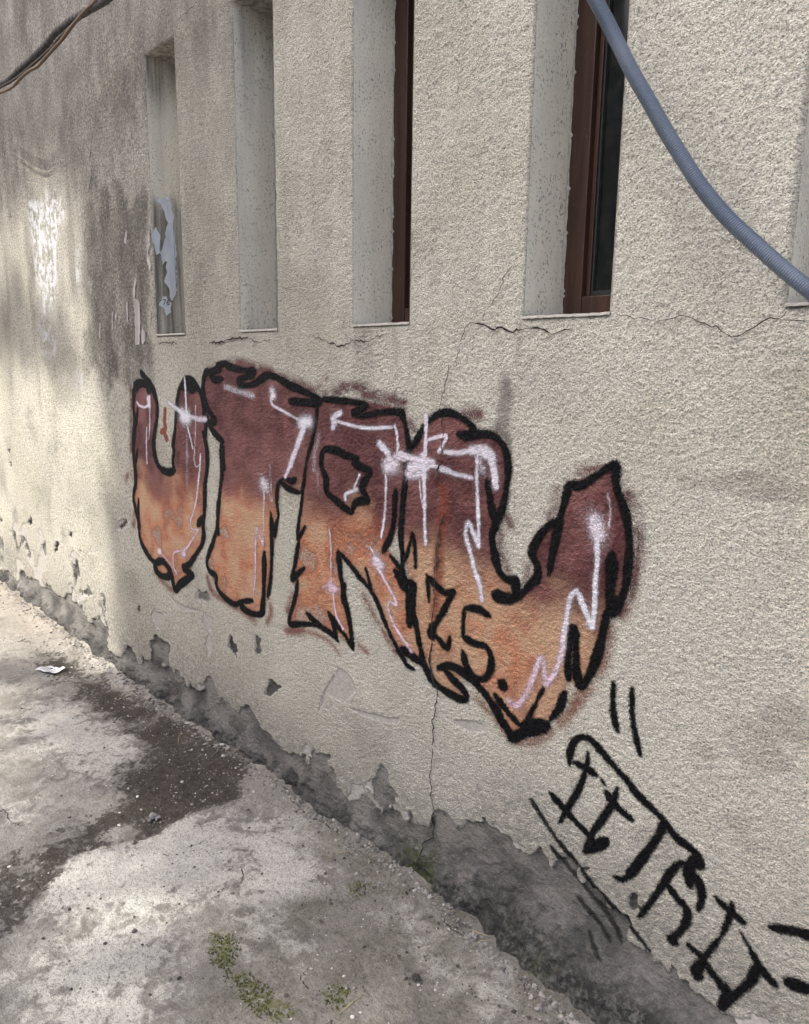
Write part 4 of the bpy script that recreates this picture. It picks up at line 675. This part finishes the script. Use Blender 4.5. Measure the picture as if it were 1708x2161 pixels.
# ------------------------------------------------------------------ ground
GXl = lines((-45, -7, 1.0), (-7, -4.0, .016), (-4.0, -2.4, .010), (-2.4, -.6, .0068), (-.6, .6, .03), (.6, 45, 1.0))
GYl = lines((-45, -2.0, 1.0), (-2.0, -1.3, .02), (-1.3, .06, .0072), (.06, .3, .06), (.3, 45, 2.0))
gx, gy = len(GXl), len(GYl)
PX = GXl[:, None]; PY = GYl[None, :]
def gsd(polys, reach=.12):
    S = np.full((gx, gy), -reach, np.float32)
    for p in polys: S = np.maximum(S, poly_sd(GXl, GYl, p, reach))
    return S
soil = gsd(SOIL_SHADE); slab = gsd(SLABEDGE); pale = gsd(PALE, .2); moss = gsd(MOSS)  # soil mask also holds the soft shadow band along its upper arm
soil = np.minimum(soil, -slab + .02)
wob = vnoise(GXl, GYl, .05, seed=402) * .012 + vnoise(GXl, GYl, .02, seed=403) * .006
slabm = ss(-.004, .004, slab + wob)
near = (np.interp(GXl, [-7.2, -7, -.6, -.4], [0, 1, 1, 0])[:, None]) * (np.interp(GYl, [-2.2, -2, .06, .1], [0, 1, 1, 0])[None, :])
base_y = -np.interp(GXl, [-14, -7, -4, -2.6, -1.6, -1.35, -1.09, -.83, 0, 5], [.05, .05, .045, .03, .02, .045, .098, .125, .14, .14])[:, None]
dw = (base_y - PY)                                          # distance in front of the wall foot
soilm = ss(-.02, .05, soil)
ridge = ss(.16, .0, dw + .03 * fbm(GXl, GYl, .2, 3, 410)) * (.022 + .012 * fbm(GXl, GYl, .09, 3, 414))
GZv = gz(GXl)[:, None] + near * (fbm(GXl, GYl, .5, 4, 404) * .007 + slabm * .009 * ss(-2.1, -2.25, PX) + ridge
      + soilm * (fbm(GXl, GYl, .06, 4, 406) * .0075) + fbm(GXl, GYl, .03, 2, 408) * .0012 - .004)
GZv = np.where(PY > .2, gz(GXl)[:, None], GZv)
I = np.arange(gx * gy).reshape(gx, gy)
F = np.stack([I[:-1, :-1], I[1:, :-1], I[1:, 1:], I[:-1, 1:]], -1).reshape(-1, 4)
V = np.stack([PX + 0 * GZv, PY + 0 * GZv, GZv], -1).reshape(-1, 3)
dust = np.clip(ss(.20, .02, dw + .05 * fbm(GXl, GYl, .2, 3, 420)) * .55 * ss(-2.0, -2.6, PX) + .7 * ss(-3.9, -5, PX) * ss(.5, .1, dw), 0, 1)
olive = ss(-.08, .06, gsd(OLIVE) + .03 * fbm(GXl, GYl, .2, 3, 440)) * .9
olive = np.maximum(olive, ss(.22, .03, dw + .05 * fbm(GXl, GYl, .15, 3, 442)) * ss(-2.4, -1.9, PX))
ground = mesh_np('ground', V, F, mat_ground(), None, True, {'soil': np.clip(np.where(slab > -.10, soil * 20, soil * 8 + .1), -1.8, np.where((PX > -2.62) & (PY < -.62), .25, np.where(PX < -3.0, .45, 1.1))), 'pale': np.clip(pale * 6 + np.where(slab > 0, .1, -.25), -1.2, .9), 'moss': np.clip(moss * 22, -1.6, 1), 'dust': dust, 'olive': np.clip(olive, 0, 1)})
tag(ground, kind='structure')
def ground_z(x, y):
    i = np.clip(np.searchsorted(GXl, x), 0, gx - 1); j = np.clip(np.searchsorted(GYl, y), 0, gy - 1); return float(GZv[i, j])

# ------------------------------------------------------------------ loose grit, rubble, moss
def ico():
    t = (1 + 5 ** .5) / 2
    V = np.array([(-1, t, 0), (1, t, 0), (-1, -t, 0), (1, -t, 0), (0, -1, t), (0, 1, t), (0, -1, -t), (0, 1, -t), (t, 0, -1), (t, 0, 1), (-t, 0, -1), (-t, 0, 1)], float)
    F = np.array([(0, 11, 5), (0, 5, 1), (0, 1, 7), (0, 7, 10), (0, 10, 11), (1, 5, 9), (5, 11, 4), (11, 10, 2), (10, 7, 6), (7, 1, 8), (3, 9, 4), (3, 4, 2), (3, 2, 6), (3, 6, 8), (3, 8, 9), (4, 9, 5), (2, 4, 11), (6, 2, 10), (8, 6, 7), (9, 8, 1)])
    return V / np.linalg.norm(V[0]), F
IV, IF = ico()
def grit_mat(name):
    n = NT(name); c = n.attr('tone', 'Color')
    return n.done(n.mix(n.ramp(n.noise(120, 3), .35, .7, 0, .35), c, (0.12, 0.11, 0.10)), 0.92, n.bump(n.noise(300, 3), .001))
def scatter(name, pts, sizes, tones, mat, flat=.6):
    n = len(pts); r = np.random.RandomState(5)
    sc = np.stack([sizes * r.uniform(.7, 1.3, n), sizes * r.uniform(.7, 1.3, n), sizes * flat * r.uniform(.6, 1.1, n)], 1)
    ang = r.rand(n) * 6.283
    B = IV[None] * (1 + .25 * r.randn(n, 12, 1)) * sc[:, None, :]
    c, s = np.cos(ang)[:, None], np.sin(ang)[:, None]
    x = B[..., 0] * c - B[..., 1] * s; y = B[..., 0] * s + B[..., 1] * c
    V = np.stack([x, y, B[..., 2]], -1) + pts[:, None, :]
    F = IF[None] + 12 * np.arange(n)[:, None, None]
    T = np.repeat(np.concatenate([tones, np.ones((n, 1))], 1), 12, 0)
    return mesh_np(name, V.reshape(-1, 3), F.reshape(-1, 3), mat, None, False, None, {'tone': T})
r = np.random.RandomState(21)
cand = np.stack([-.6 - 5.2 * r.rand(60000) ** 1.3, -1.4 + 1.45 * r.rand(60000)], 1)
ii = np.clip(np.searchsorted(GXl, cand[:, 0]), 0, gx - 1); jj = np.clip(np.searchsorted(GYl, cand[:, 1]), 0, gy - 1)
clump = fbm(GXl, GYl, .3, 4, 430)[ii, jj]
dens = .035 + .30 * soilm[ii, jj] + .22 * ss(.3, .03, dw[ii, jj]) + .10 * ss(.2, .9, clump)
ok = (r.rand(len(cand)) < dens * 1.3) & (dw[ii, jj] > -.01)
pts = np.c_[cand[ok], GZv[ii[ok], jj[ok]]]
size = .0012 + .0024 * r.rand(len(pts)) ** 2.5 + .0035 * (r.rand(len(pts)) < .06)
pick = r.rand(len(pts))[:, None]
tone = np.where(pick < .42, np.array([[.09, .08, .07]]), np.where(pick < .86, np.array([[.30, .28, .255]]), np.array([[.62, .60, .56]]))) * r.uniform(.75, 1.2, (len(pts), 1))
pts[:, 2] += size * .25
grit = scatter('grit', pts, size, tone, grit_mat('grit'))
tag(grit, 'fine stones and plaster grit strewn over the ground', 'gravel', kind='stuff')
# crumbled mortar along the wall foot
n = 1500
rx = -.75 - 4.9 * r.rand(n) ** 1.2
ry = np.interp(rx, GXl, base_y[:, 0]) - abs(r.randn(n)) * .028 + .006
rs = .0022 + .007 * r.rand(n) ** 3
rp = np.c_[rx, ry, [ground_z(a, b) for a, b in zip(rx, ry)]]; rp[:, 2] += rs * .2
rt = np.array([[.34, .32, .29]]) * r.uniform(.3, 1.5, (n, 1))
rub = scatter('rubble', rp, rs, rt, grit.data.materials[0], .75)
tag(rub, 'crumbled mortar and plaster lying along the foot of the wall', 'rubble', kind='stuff')
# moss tufts
mi, mj = np.nonzero((moss > -.01) & (near > .9)); sel = r.permutation(len(mi))[:1500]
mp = np.c_[GXl[mi[sel]] + r.randn(len(sel)) * .004, GYl[mj[sel]] + r.randn(len(sel)) * .004, GZv[mi[sel], mj[sel]]]
cl = fbm(GXl, GYl, .07, 3, 450)[mi[sel], mj[sel]]; mp = mp[cl > -.05]
ms = .0012 + .002 * r.rand(len(mp)); mtone = np.array([[.062, .078, .024]]) * r.uniform(.5, 1.5, (len(mp), 1)) + np.array([[.05, .03, 0]]) * r.rand(len(mp), 1)
mo = scatter('moss', mp, ms, mtone, grit.data.materials[0], 1.9)
tag(mo, 'green moss growing in patches on the damp concrete', 'moss', kind='stuff')

# loose stones that can be picked out one by one
stone_mats = {'w': mat_simple('pale_plaster_chip', (0.66, 0.64, 0.60), .9, (0.5, 0.48, 0.45), 90, .001, 300), 'g': mat_simple('grey_stone', (0.36, 0.345, 0.32), .9, (0.24, 0.23, 0.21), 90, .0015, 300), 'd': mat_simple('dark_pebble', (0.055, 0.05, 0.046), .85, (0.10, 0.09, 0.08), 90, .001, 300), 'b': mat_simple('bluish_pebble', (0.07, 0.085, 0.12), .6, (0.05, 0.06, 0.08), 90)}
stone_lab = {'w': ('plaster_chip', 'small pale chip of plaster lying loose on the ground', 'chip', 'pale plaster chips on the ground'), 'g': ('stone', 'small rough grey stone lying loose on the ground', 'stone', 'grey stones on the ground'), 'd': ('pebble', 'small dark pebble lying loose on the ground', 'pebble', 'dark pebbles on the ground'), 'b': ('pebble', 'bluish grey pebble at the edge of the dark soil', 'pebble', None)}
import bmesh
def stone_mesh(seed, flat):
    bm = bmesh.new(); bmesh.ops.create_icosphere(bm, subdivisions=2, radius=1.0); rr = random.Random(seed)
    dirs = [Vector((rr.gauss(0, 1), rr.gauss(0, 1), rr.gauss(0, 1))).normalized() for _ in range(9)]; offs = [rr.uniform(.45, .9) for _ in dirs]
    for v in bm.verts:
        p = v.co.copy()
        for d, o in zip(dirs, offs):
            e = p.dot(d) - o
            if e > 0: p -= d * e * .9
        v.co = Vector((p.x, p.y * .8, p.z * flat)) + Vector((rr.gauss(0, .03), rr.gauss(0, .03), rr.gauss(0, .02)))
    me = bpy.data.meshes.new('stone'); bm.to_mesh(me); bm.free(); return me
smesh = {}
for k in 'wgdb':
    smesh[k] = [stone_mesh(s + ord(k), .35 if k == 'w' else .65) for s in range(3)]
    for m_ in smesh[k]: m_.materials.append(stone_mats[k])
for q, (x, y, k) in enumerate(STONES):
    nm, lab, cat, grp = stone_lab[k]
    o = link(bpy.data.objects.new(nm, smesh[k][q % 3])); x /= 1000; y /= 1000
    s = random.uniform(.0042, .0078) * (1.15 if k == 'g' else 1.0)
    o.scale = (s, s, s); o.rotation_euler = (random.uniform(-.2, .2), random.uniform(-.2, .2), random.uniform(0, 6)); o.location = (x, y, ground_z(x, y) + s * (.2 if k == 'w' else .35))
    tag(o, lab, cat, grp)
def clod(name, x, y, s, label, mat):
    bm = bmesh.new()
    rr = random.Random(int(abs(x) * 1000))
    for i in range(26):
        d = abs(rr.gauss(0, .6)); a = rr.uniform(0, 6.28); rs_ = s * rr.uniform(.12, .34) * (1.2 - min(d, 1) * .5)
        bmesh.ops.create_icosphere(bm, subdivisions=1, radius=rs_, matrix=Matrix.Translation((math.cos(a) * d * s, math.sin(a) * d * s * .8, max(0, s * .45 * (1 - d)) + rs_ * .3)) @ Matrix.Rotation(rr.uniform(0, 3), 4, 'X'))
    for v in bm.verts: v.co += Vector((rr.gauss(0, 1), rr.gauss(0, 1), rr.gauss(0, 1))) * s * .03
    me = bpy.data.meshes.new(name); bm.to_mesh(me); bm.free(); me.materials.append(mat)
    o = link(bpy.data.objects.new(name, me)); o.location = (x, y, ground_z(x, y)); tag(o, label, 'clod')
clod('mortar_clod', CLOD[0][0][0] / 1000, CLOD[0][0][1] / 1000, .03, 'crumbly grey clod of mortar at the edge of the dark soil', stone_mats['g'])
clod('soil_clod', CLOD[1][0][0] / 1000, CLOD[1][0][1] / 1000, .022, 'dark crumbly clod of soil in the foreground below the wall', stone_mats['d'])
# hairline cracks in the slab
for P in GCRACK:
    P = smooth_path(np.array(P, float) / 1000, 8); P = P + np.random.RandomState(len(P)).randn(*P.shape) * .003; V = []; F = []
    for i, p in enumerate(P):
        w = .0016 * random.uniform(.5, 1.3) * min(1, (min(i, len(P) - 1 - i) + 1) / 4)
        for q in (-w, w): V.append((p[0] + q * .5, p[1] + q, max(ground_z(p[0] + a_, p[1] + b_) for a_ in (-.009, 0, .009) for b_ in (-.009, 0, .009)) + .0012))
        if i: k = 2 * i; F.append((k - 2, k - 1, k + 1, k))
    mesh_np('crack', V, F, M_CRACK, ground)
# straws
M_STRAW = mat_simple('dry_straw', (0.50, 0.40, 0.24), .7, (0.36, 0.28, 0.16), 50)
straw_lab = ['pale straw on the dark soil near the wall foot', 'thin straw lying on the dirty ground left of the dark soil', 'short upright straw on the dark soil', 'long bent straw beside two dark pebbles at the wall foot', 'long straw lying slantwise at the bottom of the picture', 'lower of two straws at the mossy wall foot', 'upper of two straws at the mossy wall foot', 'straw lying along the broken edge of the slab']
def tube(name, P, R_, mat, parent=None, sides=8, cap=True):
    P = np.asarray(P, float); n = len(P); R_ = np.broadcast_to(np.asarray(R_, float), (n,))
    T = np.gradient(P, axis=0); T /= np.linalg.norm(T, axis=1)[:, None] + 1e-12
    u = np.cross(T[0], [0, 0, 1.0]); u = u if np.linalg.norm(u) > .05 else np.cross(T[0], [1.0, 0, 0]); u /= np.linalg.norm(u)
    A = np.arange(sides) * 2 * math.pi / sides; V = []
    for i in range(n):
        u = u - T[i] * (u @ T[i]); u /= np.linalg.norm(u); w = np.cross(T[i], u)
        V.append(P[i] + R_[i] * (np.cos(A)[:, None] * u + np.sin(A)[:, None] * w))
    V = np.vstack(V); I = np.arange(n * sides).reshape(n, sides); J = np.roll(I, -1, 1)
    F = np.stack([I[:-1], J[:-1], J[1:], I[1:]], -1).reshape(-1, 4)
    return mesh_np(name, V, F, mat, parent)
for q, ((xa, ya), (xb, yb)) in enumerate(STRAWS):
    a = np.array([xa, ya]) / 1000; b = np.array([xb, yb]) / 1000; P = []
    for t in np.linspace(0, 1, 9):
        p = a + (b - a) * t + np.array([0, .006]) * math.sin(3.14 * t) * (1 if q % 2 else -1); P.append((p[0], p[1], ground_z(*p) + .002 + .004 * t * (1 - t)))
    tag(tube('straw', P, .0011, M_STRAW, None, 5), straw_lab[q], 'straw')

# ------------------------------------------------------------------ leaflet on the ground
M_PAPER = mat_simple('white_paper', (0.80, 0.81, 0.82), .8, (0.72, 0.73, 0.75), 15)
M_INK = mat_simple('leaflet_ink', (0.30, 0.33, 0.38), .8)
lx, ly = LEAFLET[0] / 1000, LEAFLET[1] / 1000
lf = empty('leaflet', (lx, ly, ground_z(lx, ly) + .004)); lf.rotation_euler = (0, 0, rad(22))
tag(lf, 'crumpled white printed leaflet lying on the ground by the wall', 'paper')
def sheet(name, nu, nv, f, mat, parent, thick=.0004):
    U, W = np.meshgrid(np.linspace(0, 1, nu), np.linspace(0, 1, nv), indexing='ij'); V = np.stack(f(U, W), -1).reshape(-1, 3)
    I = np.arange(nu * nv).reshape(nu, nv); F = np.stack([I[:-1, :-1], I[1:, :-1], I[1:, 1:], I[:-1, 1:]], -1).reshape(-1, 4)
    o = mesh_np(name, V, F, mat, parent, False)
    if thick: md = o.modifiers.new('thickness', 'SOLIDIFY'); md.thickness = thick; md.offset = 0
    return o
def leaf_z(u, w): return .004 + .016 * abs(u - .45) ** 1.2 + .006 * np.sin(w * 5 + u * 3) + .004 * np.sin(u * 17) * w
sheet('page', 14, 10, lambda u, w: ((u - .5) * .12 + .012 * (w - .5), (w - .5) * .075 - .018 * abs(u - .5) + .006 * np.sin(u * 9), leaf_z(u, w)), M_PAPER, lf)
for i in range(5):
    a = .14 + .15 * i
    sheet('printed_line', 10, 2, lambda u, w, a=a: (((.12 + .74 * u) - .5) * .12 + .012 * (a + .05 * w - .5), (a + .05 * w - .5) * .075 - .018 * abs(.12 + .74 * u - .5) + .006 * np.sin((.12 + .74 * u) * 9), leaf_z(.12 + .74 * u, a + .05 * w) + .0007), M_INK, lf, 0)

# ------------------------------------------------------------------ torn paper on the wall
def paper_mat(name, c, c2, streak=(30, 30, 8)):
    n = NT(name); col = n.mix(n.ramp(n.noise(1, 4, .6, n.vec(streak)), .35, .7), c, c2)
    return n.done(col, .75, n.bump(n.noise(60, 3), .002))
M_P1 = paper_mat('bluish_poster_paper', (0.66, 0.70, 0.74), (0.54, 0.59, 0.66)); M_P2 = paper_mat('weathered_poster_paper', (0.42, 0.40, 0.38), (0.30, 0.285, 0.27))
M_STRIPE = mat_simple('poster_print', (0.25, 0.36, 0.55), .8)
M_INK2 = mat_simple('black_print', (0.03, 0.03, 0.035), .8)
def torn(name, P, f, mat, label, cat='paper', group=None, lift=.003):
    """fan-free triangulated paper outline with ragged edges; f(a, b, h) -> xyz"""
    P = np.array(P, float) / 1000; out = []
    for a, b in zip(P, np.roll(P, -1, 0)):
        L = np.linalg.norm(b - a); n = max(1, int(L / .012))
        for t in range(n):
            out.append(a + (b - a) * t / n + (np.array([random.gauss(0, 1), random.gauss(0, 1)]) * .0028 if t else 0))
    bm = bmesh.new(); vs_ = [bm.verts.new((p[0], p[1], 0)) for p in out]; fc = bm.faces.new(vs_)
    bmesh.ops.triangulate(bm, faces=[fc]); bmesh.ops.subdivide_edges(bm, edges=[e for e in bm.edges if e.calc_length() > .03], cuts=2)
    bmesh.ops.triangulate(bm, faces=bm.faces[:])
    for v in bm.verts:
        a, b = v.co.x, v.co.y; h = .0015 + lift * (.5 + .5 * math.sin(a * 160 + b * 90)) * (1.0 if v.is_boundary else .4)
        v.co = Vector(f(a, b, h))
    me = bpy.data.meshes.new(name); bm.to_mesh(me); bm.free(); me.materials.append(mat)
    o = link(bpy.data.objects.new(name, me)); md = o.modifiers.new('thickness', 'SOLIDIFY'); md.thickness = .0004; md.offset = 0
    return tag(o, label, cat, group)
jf = lambda a, b, h: (-3.140 + h + .001, a, b)
p0 = torn('torn_poster', PAPER_JAMB[0], jf, M_P1, 'long torn strip of bluish poster paper pasted inside the leftmost niche')
p1 = torn('torn_poster', PAPER_JAMB[1], jf, M_P1, 'small bluish paper shred at the corner of the leftmost niche')
p2 = torn('torn_poster', PAPER_JAMB[2], jf, M_P1, 'lowest paper shred in the leftmost niche, printed with two digits')
V = []; 
for b in np.linspace(2.27, 1.99, 12): V += [jf(.097, b, .0052), jf(.0995, b, .0052)]
I = np.arange(24).reshape(12, 2); mesh_np('printed_stripe', V, np.stack([I[:-1, 0], I[:-1, 1], I[1:, 1], I[1:, 0]], 1), M_STRIPE, p0)
cu = bpy.data.curves.new('digits', 'FONT'); cu.body = '76'; cu.size = .034; cu.materials.append(M_INK2)
tmp = bpy.data.objects.new('tmp', cu); link(tmp); bpy.context.view_layer.update()
me = bpy.data.meshes.new_from_object(tmp.evaluated_get(bpy.context.evaluated_depsgraph_get())); bpy.data.objects.remove(tmp); bpy.data.curves.remove(cu)
me.transform(Matrix(((0, 0, 1, -3.1335), (1, 0, 0, .031), (0, 1, 0, 1.918), (0, 0, 0, 1))))
link(bpy.data.objects.new('printed_digits', me), p2)
wf = lambda a, b, h: (a, wall_y(a, b) - h, b)
plabs = ['tall tattered strip of grey paper on the wall below left of the leftmost niche', 'short paper shred right beside the tall tattered strip', 'curved paper shred on the wall at the left edge of the leftmost niche']
for q, P in enumerate(PAPER_WALL):
    if q < 3: torn('paper_scrap', P, wf, M_P2, plabs[q], lift=.002)
    else: torn('paper_sliver', P, wf, M_P2, 'thin grey paper sliver stuck to the dirty wall left of the niches', group='paper slivers left of the niches', lift=.001)

# ------------------------------------------------------------------ corrugated conduit and cables
def dense(P, step):
    P = smooth_path(P, 24); L = np.r_[0, np.cumsum(np.linalg.norm(np.diff(P, axis=0), axis=1))]
    s = np.arange(0, L[-1], step); return np.stack([np.interp(s, L, P[:, i]) for i in range(P.shape[1])], 1), s
def conduit_mat():
    n = NT('blue_grey_plastic_conduit')
    col = n.mix(n.ramp(n.noise(9, 4, .6), .35, .7), (0.145, 0.180, 0.235), (0.185, 0.22, 0.275))
    col = n.mix(n.ramp(n.noise(140, 3, .7), .6, .8, 0, .5), col, (0.30, 0.31, 0.32))
    n.b.inputs['Specular IOR Level'].default_value = .45
    return n.done(col, .36)
C = np.array(CONDUIT, float) / 1000
C3 = np.stack([C[:, 0], np.full(len(C), -.13), C[:, 1]], 1)
C3 = np.vstack([[-1.18, -.10, 2.90], [-1.08, -.125, 2.68], C3, [-.2, -.13, 1.66], [.15, -.11, 1.60], [.55, -.04, 1.68]])
P, s = dense(C3, .00118)
cond = empty('corrugated_conduit', (-.75, -.13, 2.0))
tag(cond, 'blue-grey corrugated plastic conduit sagging across the wall at the upper right', 'conduit')
o = tube('corrugated_tube', P, .0134 + .0016 * np.cos(2 * math.pi * s / .0047), conduit_mat(), None, 18); parent_keep(o, cond)
M_CLIP = mat_simple('galvanised_clip', (0.42, 0.42, 0.41), .45)
for p in (C3[0], C3[-1]):
    a = np.linspace(0, 6.283, 25)
    ring = np.stack([p[0] + .0165 * np.cos(a), np.full(25, p[1]), p[2] + .0165 * np.sin(a)], 1)
    o = tube('pipe_clip', ring, .0025, M_CLIP, None, 6); parent_keep(o, cond)
    o = tube('clip_screw', np.array([[p[0], p[1] + .016, p[2]], [p[0], 0.01, p[2]]]), .003, M_CLIP, None, 6); parent_keep(o, cond)
cab_mat = {'thick': mat_simple('taped_cable', (0.060, 0.058, 0.055), .8, (0.115, 0.11, 0.10), 70, .003, 90), 'brown': mat_simple('brown_cable', (0.20, 0.135, 0.085), .7, (0.13, 0.09, 0.06), 60, .001, 120), 'dark': mat_simple('dark_cable', (0.085, 0.065, 0.05), .7, (0.05, 0.04, 0.035), 60)}
cab_lab = {'thick': 'thick tape-wrapped dark cable, uppermost of the bundle at the top left', 'brown': 'thin brown cable, lowest of the bundle at the top left', 'dark': 'thin dark cable between the thick wrapped cable and the brown one'}
cab_r = {'thick': .0135, 'brown': .0068, 'dark': .0055}
for k, pts_ in CABLES.items():
    C = np.array(pts_, float) / 1000; yo = {'thick': -.22, 'brown': -.232, 'dark': -.225}[k]
    a = C[0] + (C[0] - C[1]) / np.linalg.norm(C[0] - C[1]) * 1.2; b = C[-1] + (C[-1] - C[-2]) / np.linalg.norm(C[-1] - C[-2]) * .8
    C3 = np.stack([C[:, 0], np.full(len(C), yo), C[:, 1]], 1); C3 = np.vstack([[a[0], -.02, a[1] + .25], C3, [b[0], -.01, b[1]]])
    P, s = dense(C3, .006)
    wv = np.random.RandomState(3 + len(k)).randn(len(P)); wv = np.convolve(wv, np.ones(9) / 9, 'same')
    R_ = cab_r[k] * (1 + .16 * wv + (.10 * np.sign(np.sin(s / .035 * 6.283)) if k == 'thick' else 0))
    P[:, 2] += np.convolve(np.random.RandomState(len(k)).randn(len(P)), np.hanning(25) / 12, 'same') * .0022
    tag(tube('wrapped_cable' if k == 'thick' else 'cable', P, R_, cab_mat[k], None, 10), cab_lab[k], 'cable')

# ------------------------------------------------------------------ unseen tree behind the viewer, its crown shaped to shade the wall
M_LEAF = mat_simple('tree_leaf', (0.055, 0.095, 0.025), .5, (0.085, 0.12, 0.035), 3)
M_BARK = mat_simple('tree_bark', (0.12, 0.095, 0.07), .9, (0.07, 0.055, 0.042), 20, .01, 30)
tree = empty('shade_caster_tree', (0.9, -4.3, 0)); tag(tree, 'unseen leafy tree across the alley, its crown shaped to shade the wall', 'tree')
rt_ = np.random.RandomState(77); sv = np.array(SUN)
leaves = []; cents = []
def clump(p, t, rad_, n):
    c = np.asarray(p, float) + sv * t; cents.append(c)
    q = rt_.randn(n, 3); q /= np.linalg.norm(q, axis=1)[:, None]; q = c + q * (rt_.rand(n, 1) ** .5) * rad_ * np.array([1, 1, .8]); leaves.append(q)
def shade(p, r_, n): clump(p, rt_.uniform(15.0, 20.0), r_, n)
for x in np.arange(-3.25, 1.9, .45):
    for z in np.arange(-.2, 4.6, .45):
        shade((x + rt_.uniform(-.1, .1), 0, z + rt_.uniform(-.1, .1)), rt_.uniform(.40, .52), 190)
for x in np.arange(-6.4, -3.0, .45):
    for z in np.arange(3.1, 4.8, .45):
        shade((x, 0, z), rt_.uniform(.36, .5), 150)
for x, y, r_, n in GROUND_SHADE: shade((x, y, .05), r_, n)
for x, z, r_, n in WALL_SHADE: shade((x, 0, z), r_, n)
Lp = np.vstack(leaves); nL = len(Lp)
d1 = rt_.randn(nL, 3); d1 /= np.linalg.norm(d1, axis=1)[:, None]; d2 = np.cross(d1, rt_.randn(nL, 3)); d2 /= np.linalg.norm(d2, axis=1)[:, None]
ln = rt_.uniform(.07, .11, (nL, 1)); V = np.stack([Lp - d1 * ln, Lp + d2 * ln * .5, Lp + d1 * ln, Lp - d2 * ln * .5], 1).reshape(-1, 3)
o = mesh_np('crown', V, np.arange(4 * nL).reshape(-1, 4), M_LEAF, None, False); parent_keep(o, tree)
cents = np.array(cents); mid = cents.mean(0)
trunk = np.array([[.9, -4.3, -.1], [.9, -4.3, 1.2], [.8, -4.25, 2.6], [.5, -4.2, 4.2], mid * .6 + np.array([.5, -4.2, 4.2]) * .4])
P = smooth_path(trunk, 8); o = tube('trunk', P, np.linspace(.17, .08, len(P)), M_BARK, None, 12); parent_keep(o, tree)
for c in cents[::9]:
    a = P[int(len(P) * .65) + rt_.randint(0, int(len(P) * .33))]; m_ = (a + c) / 2 + rt_.randn(3) * .15
    o = tube('limb', smooth_path([a, m_, c], 6), np.linspace(.035, .01, 13), M_BARK, None, 6); parent_keep(o, tree)

# ------------------------------------------------------------------ unseen house added behind the viewer to block part of the sky light
opp = bevel_box('sky_blocker_house', (-13, -.9, -8.5, -5.0, -.3, 4.9), mat_simple('sky_blocker_plaster', (0.42, 0.40, 0.37), .9, (0.34, 0.325, 0.30), 2, .004, 60), None, .03)
tag(opp, 'unseen plain house block, added to narrow the sky light on the wall', 'house')
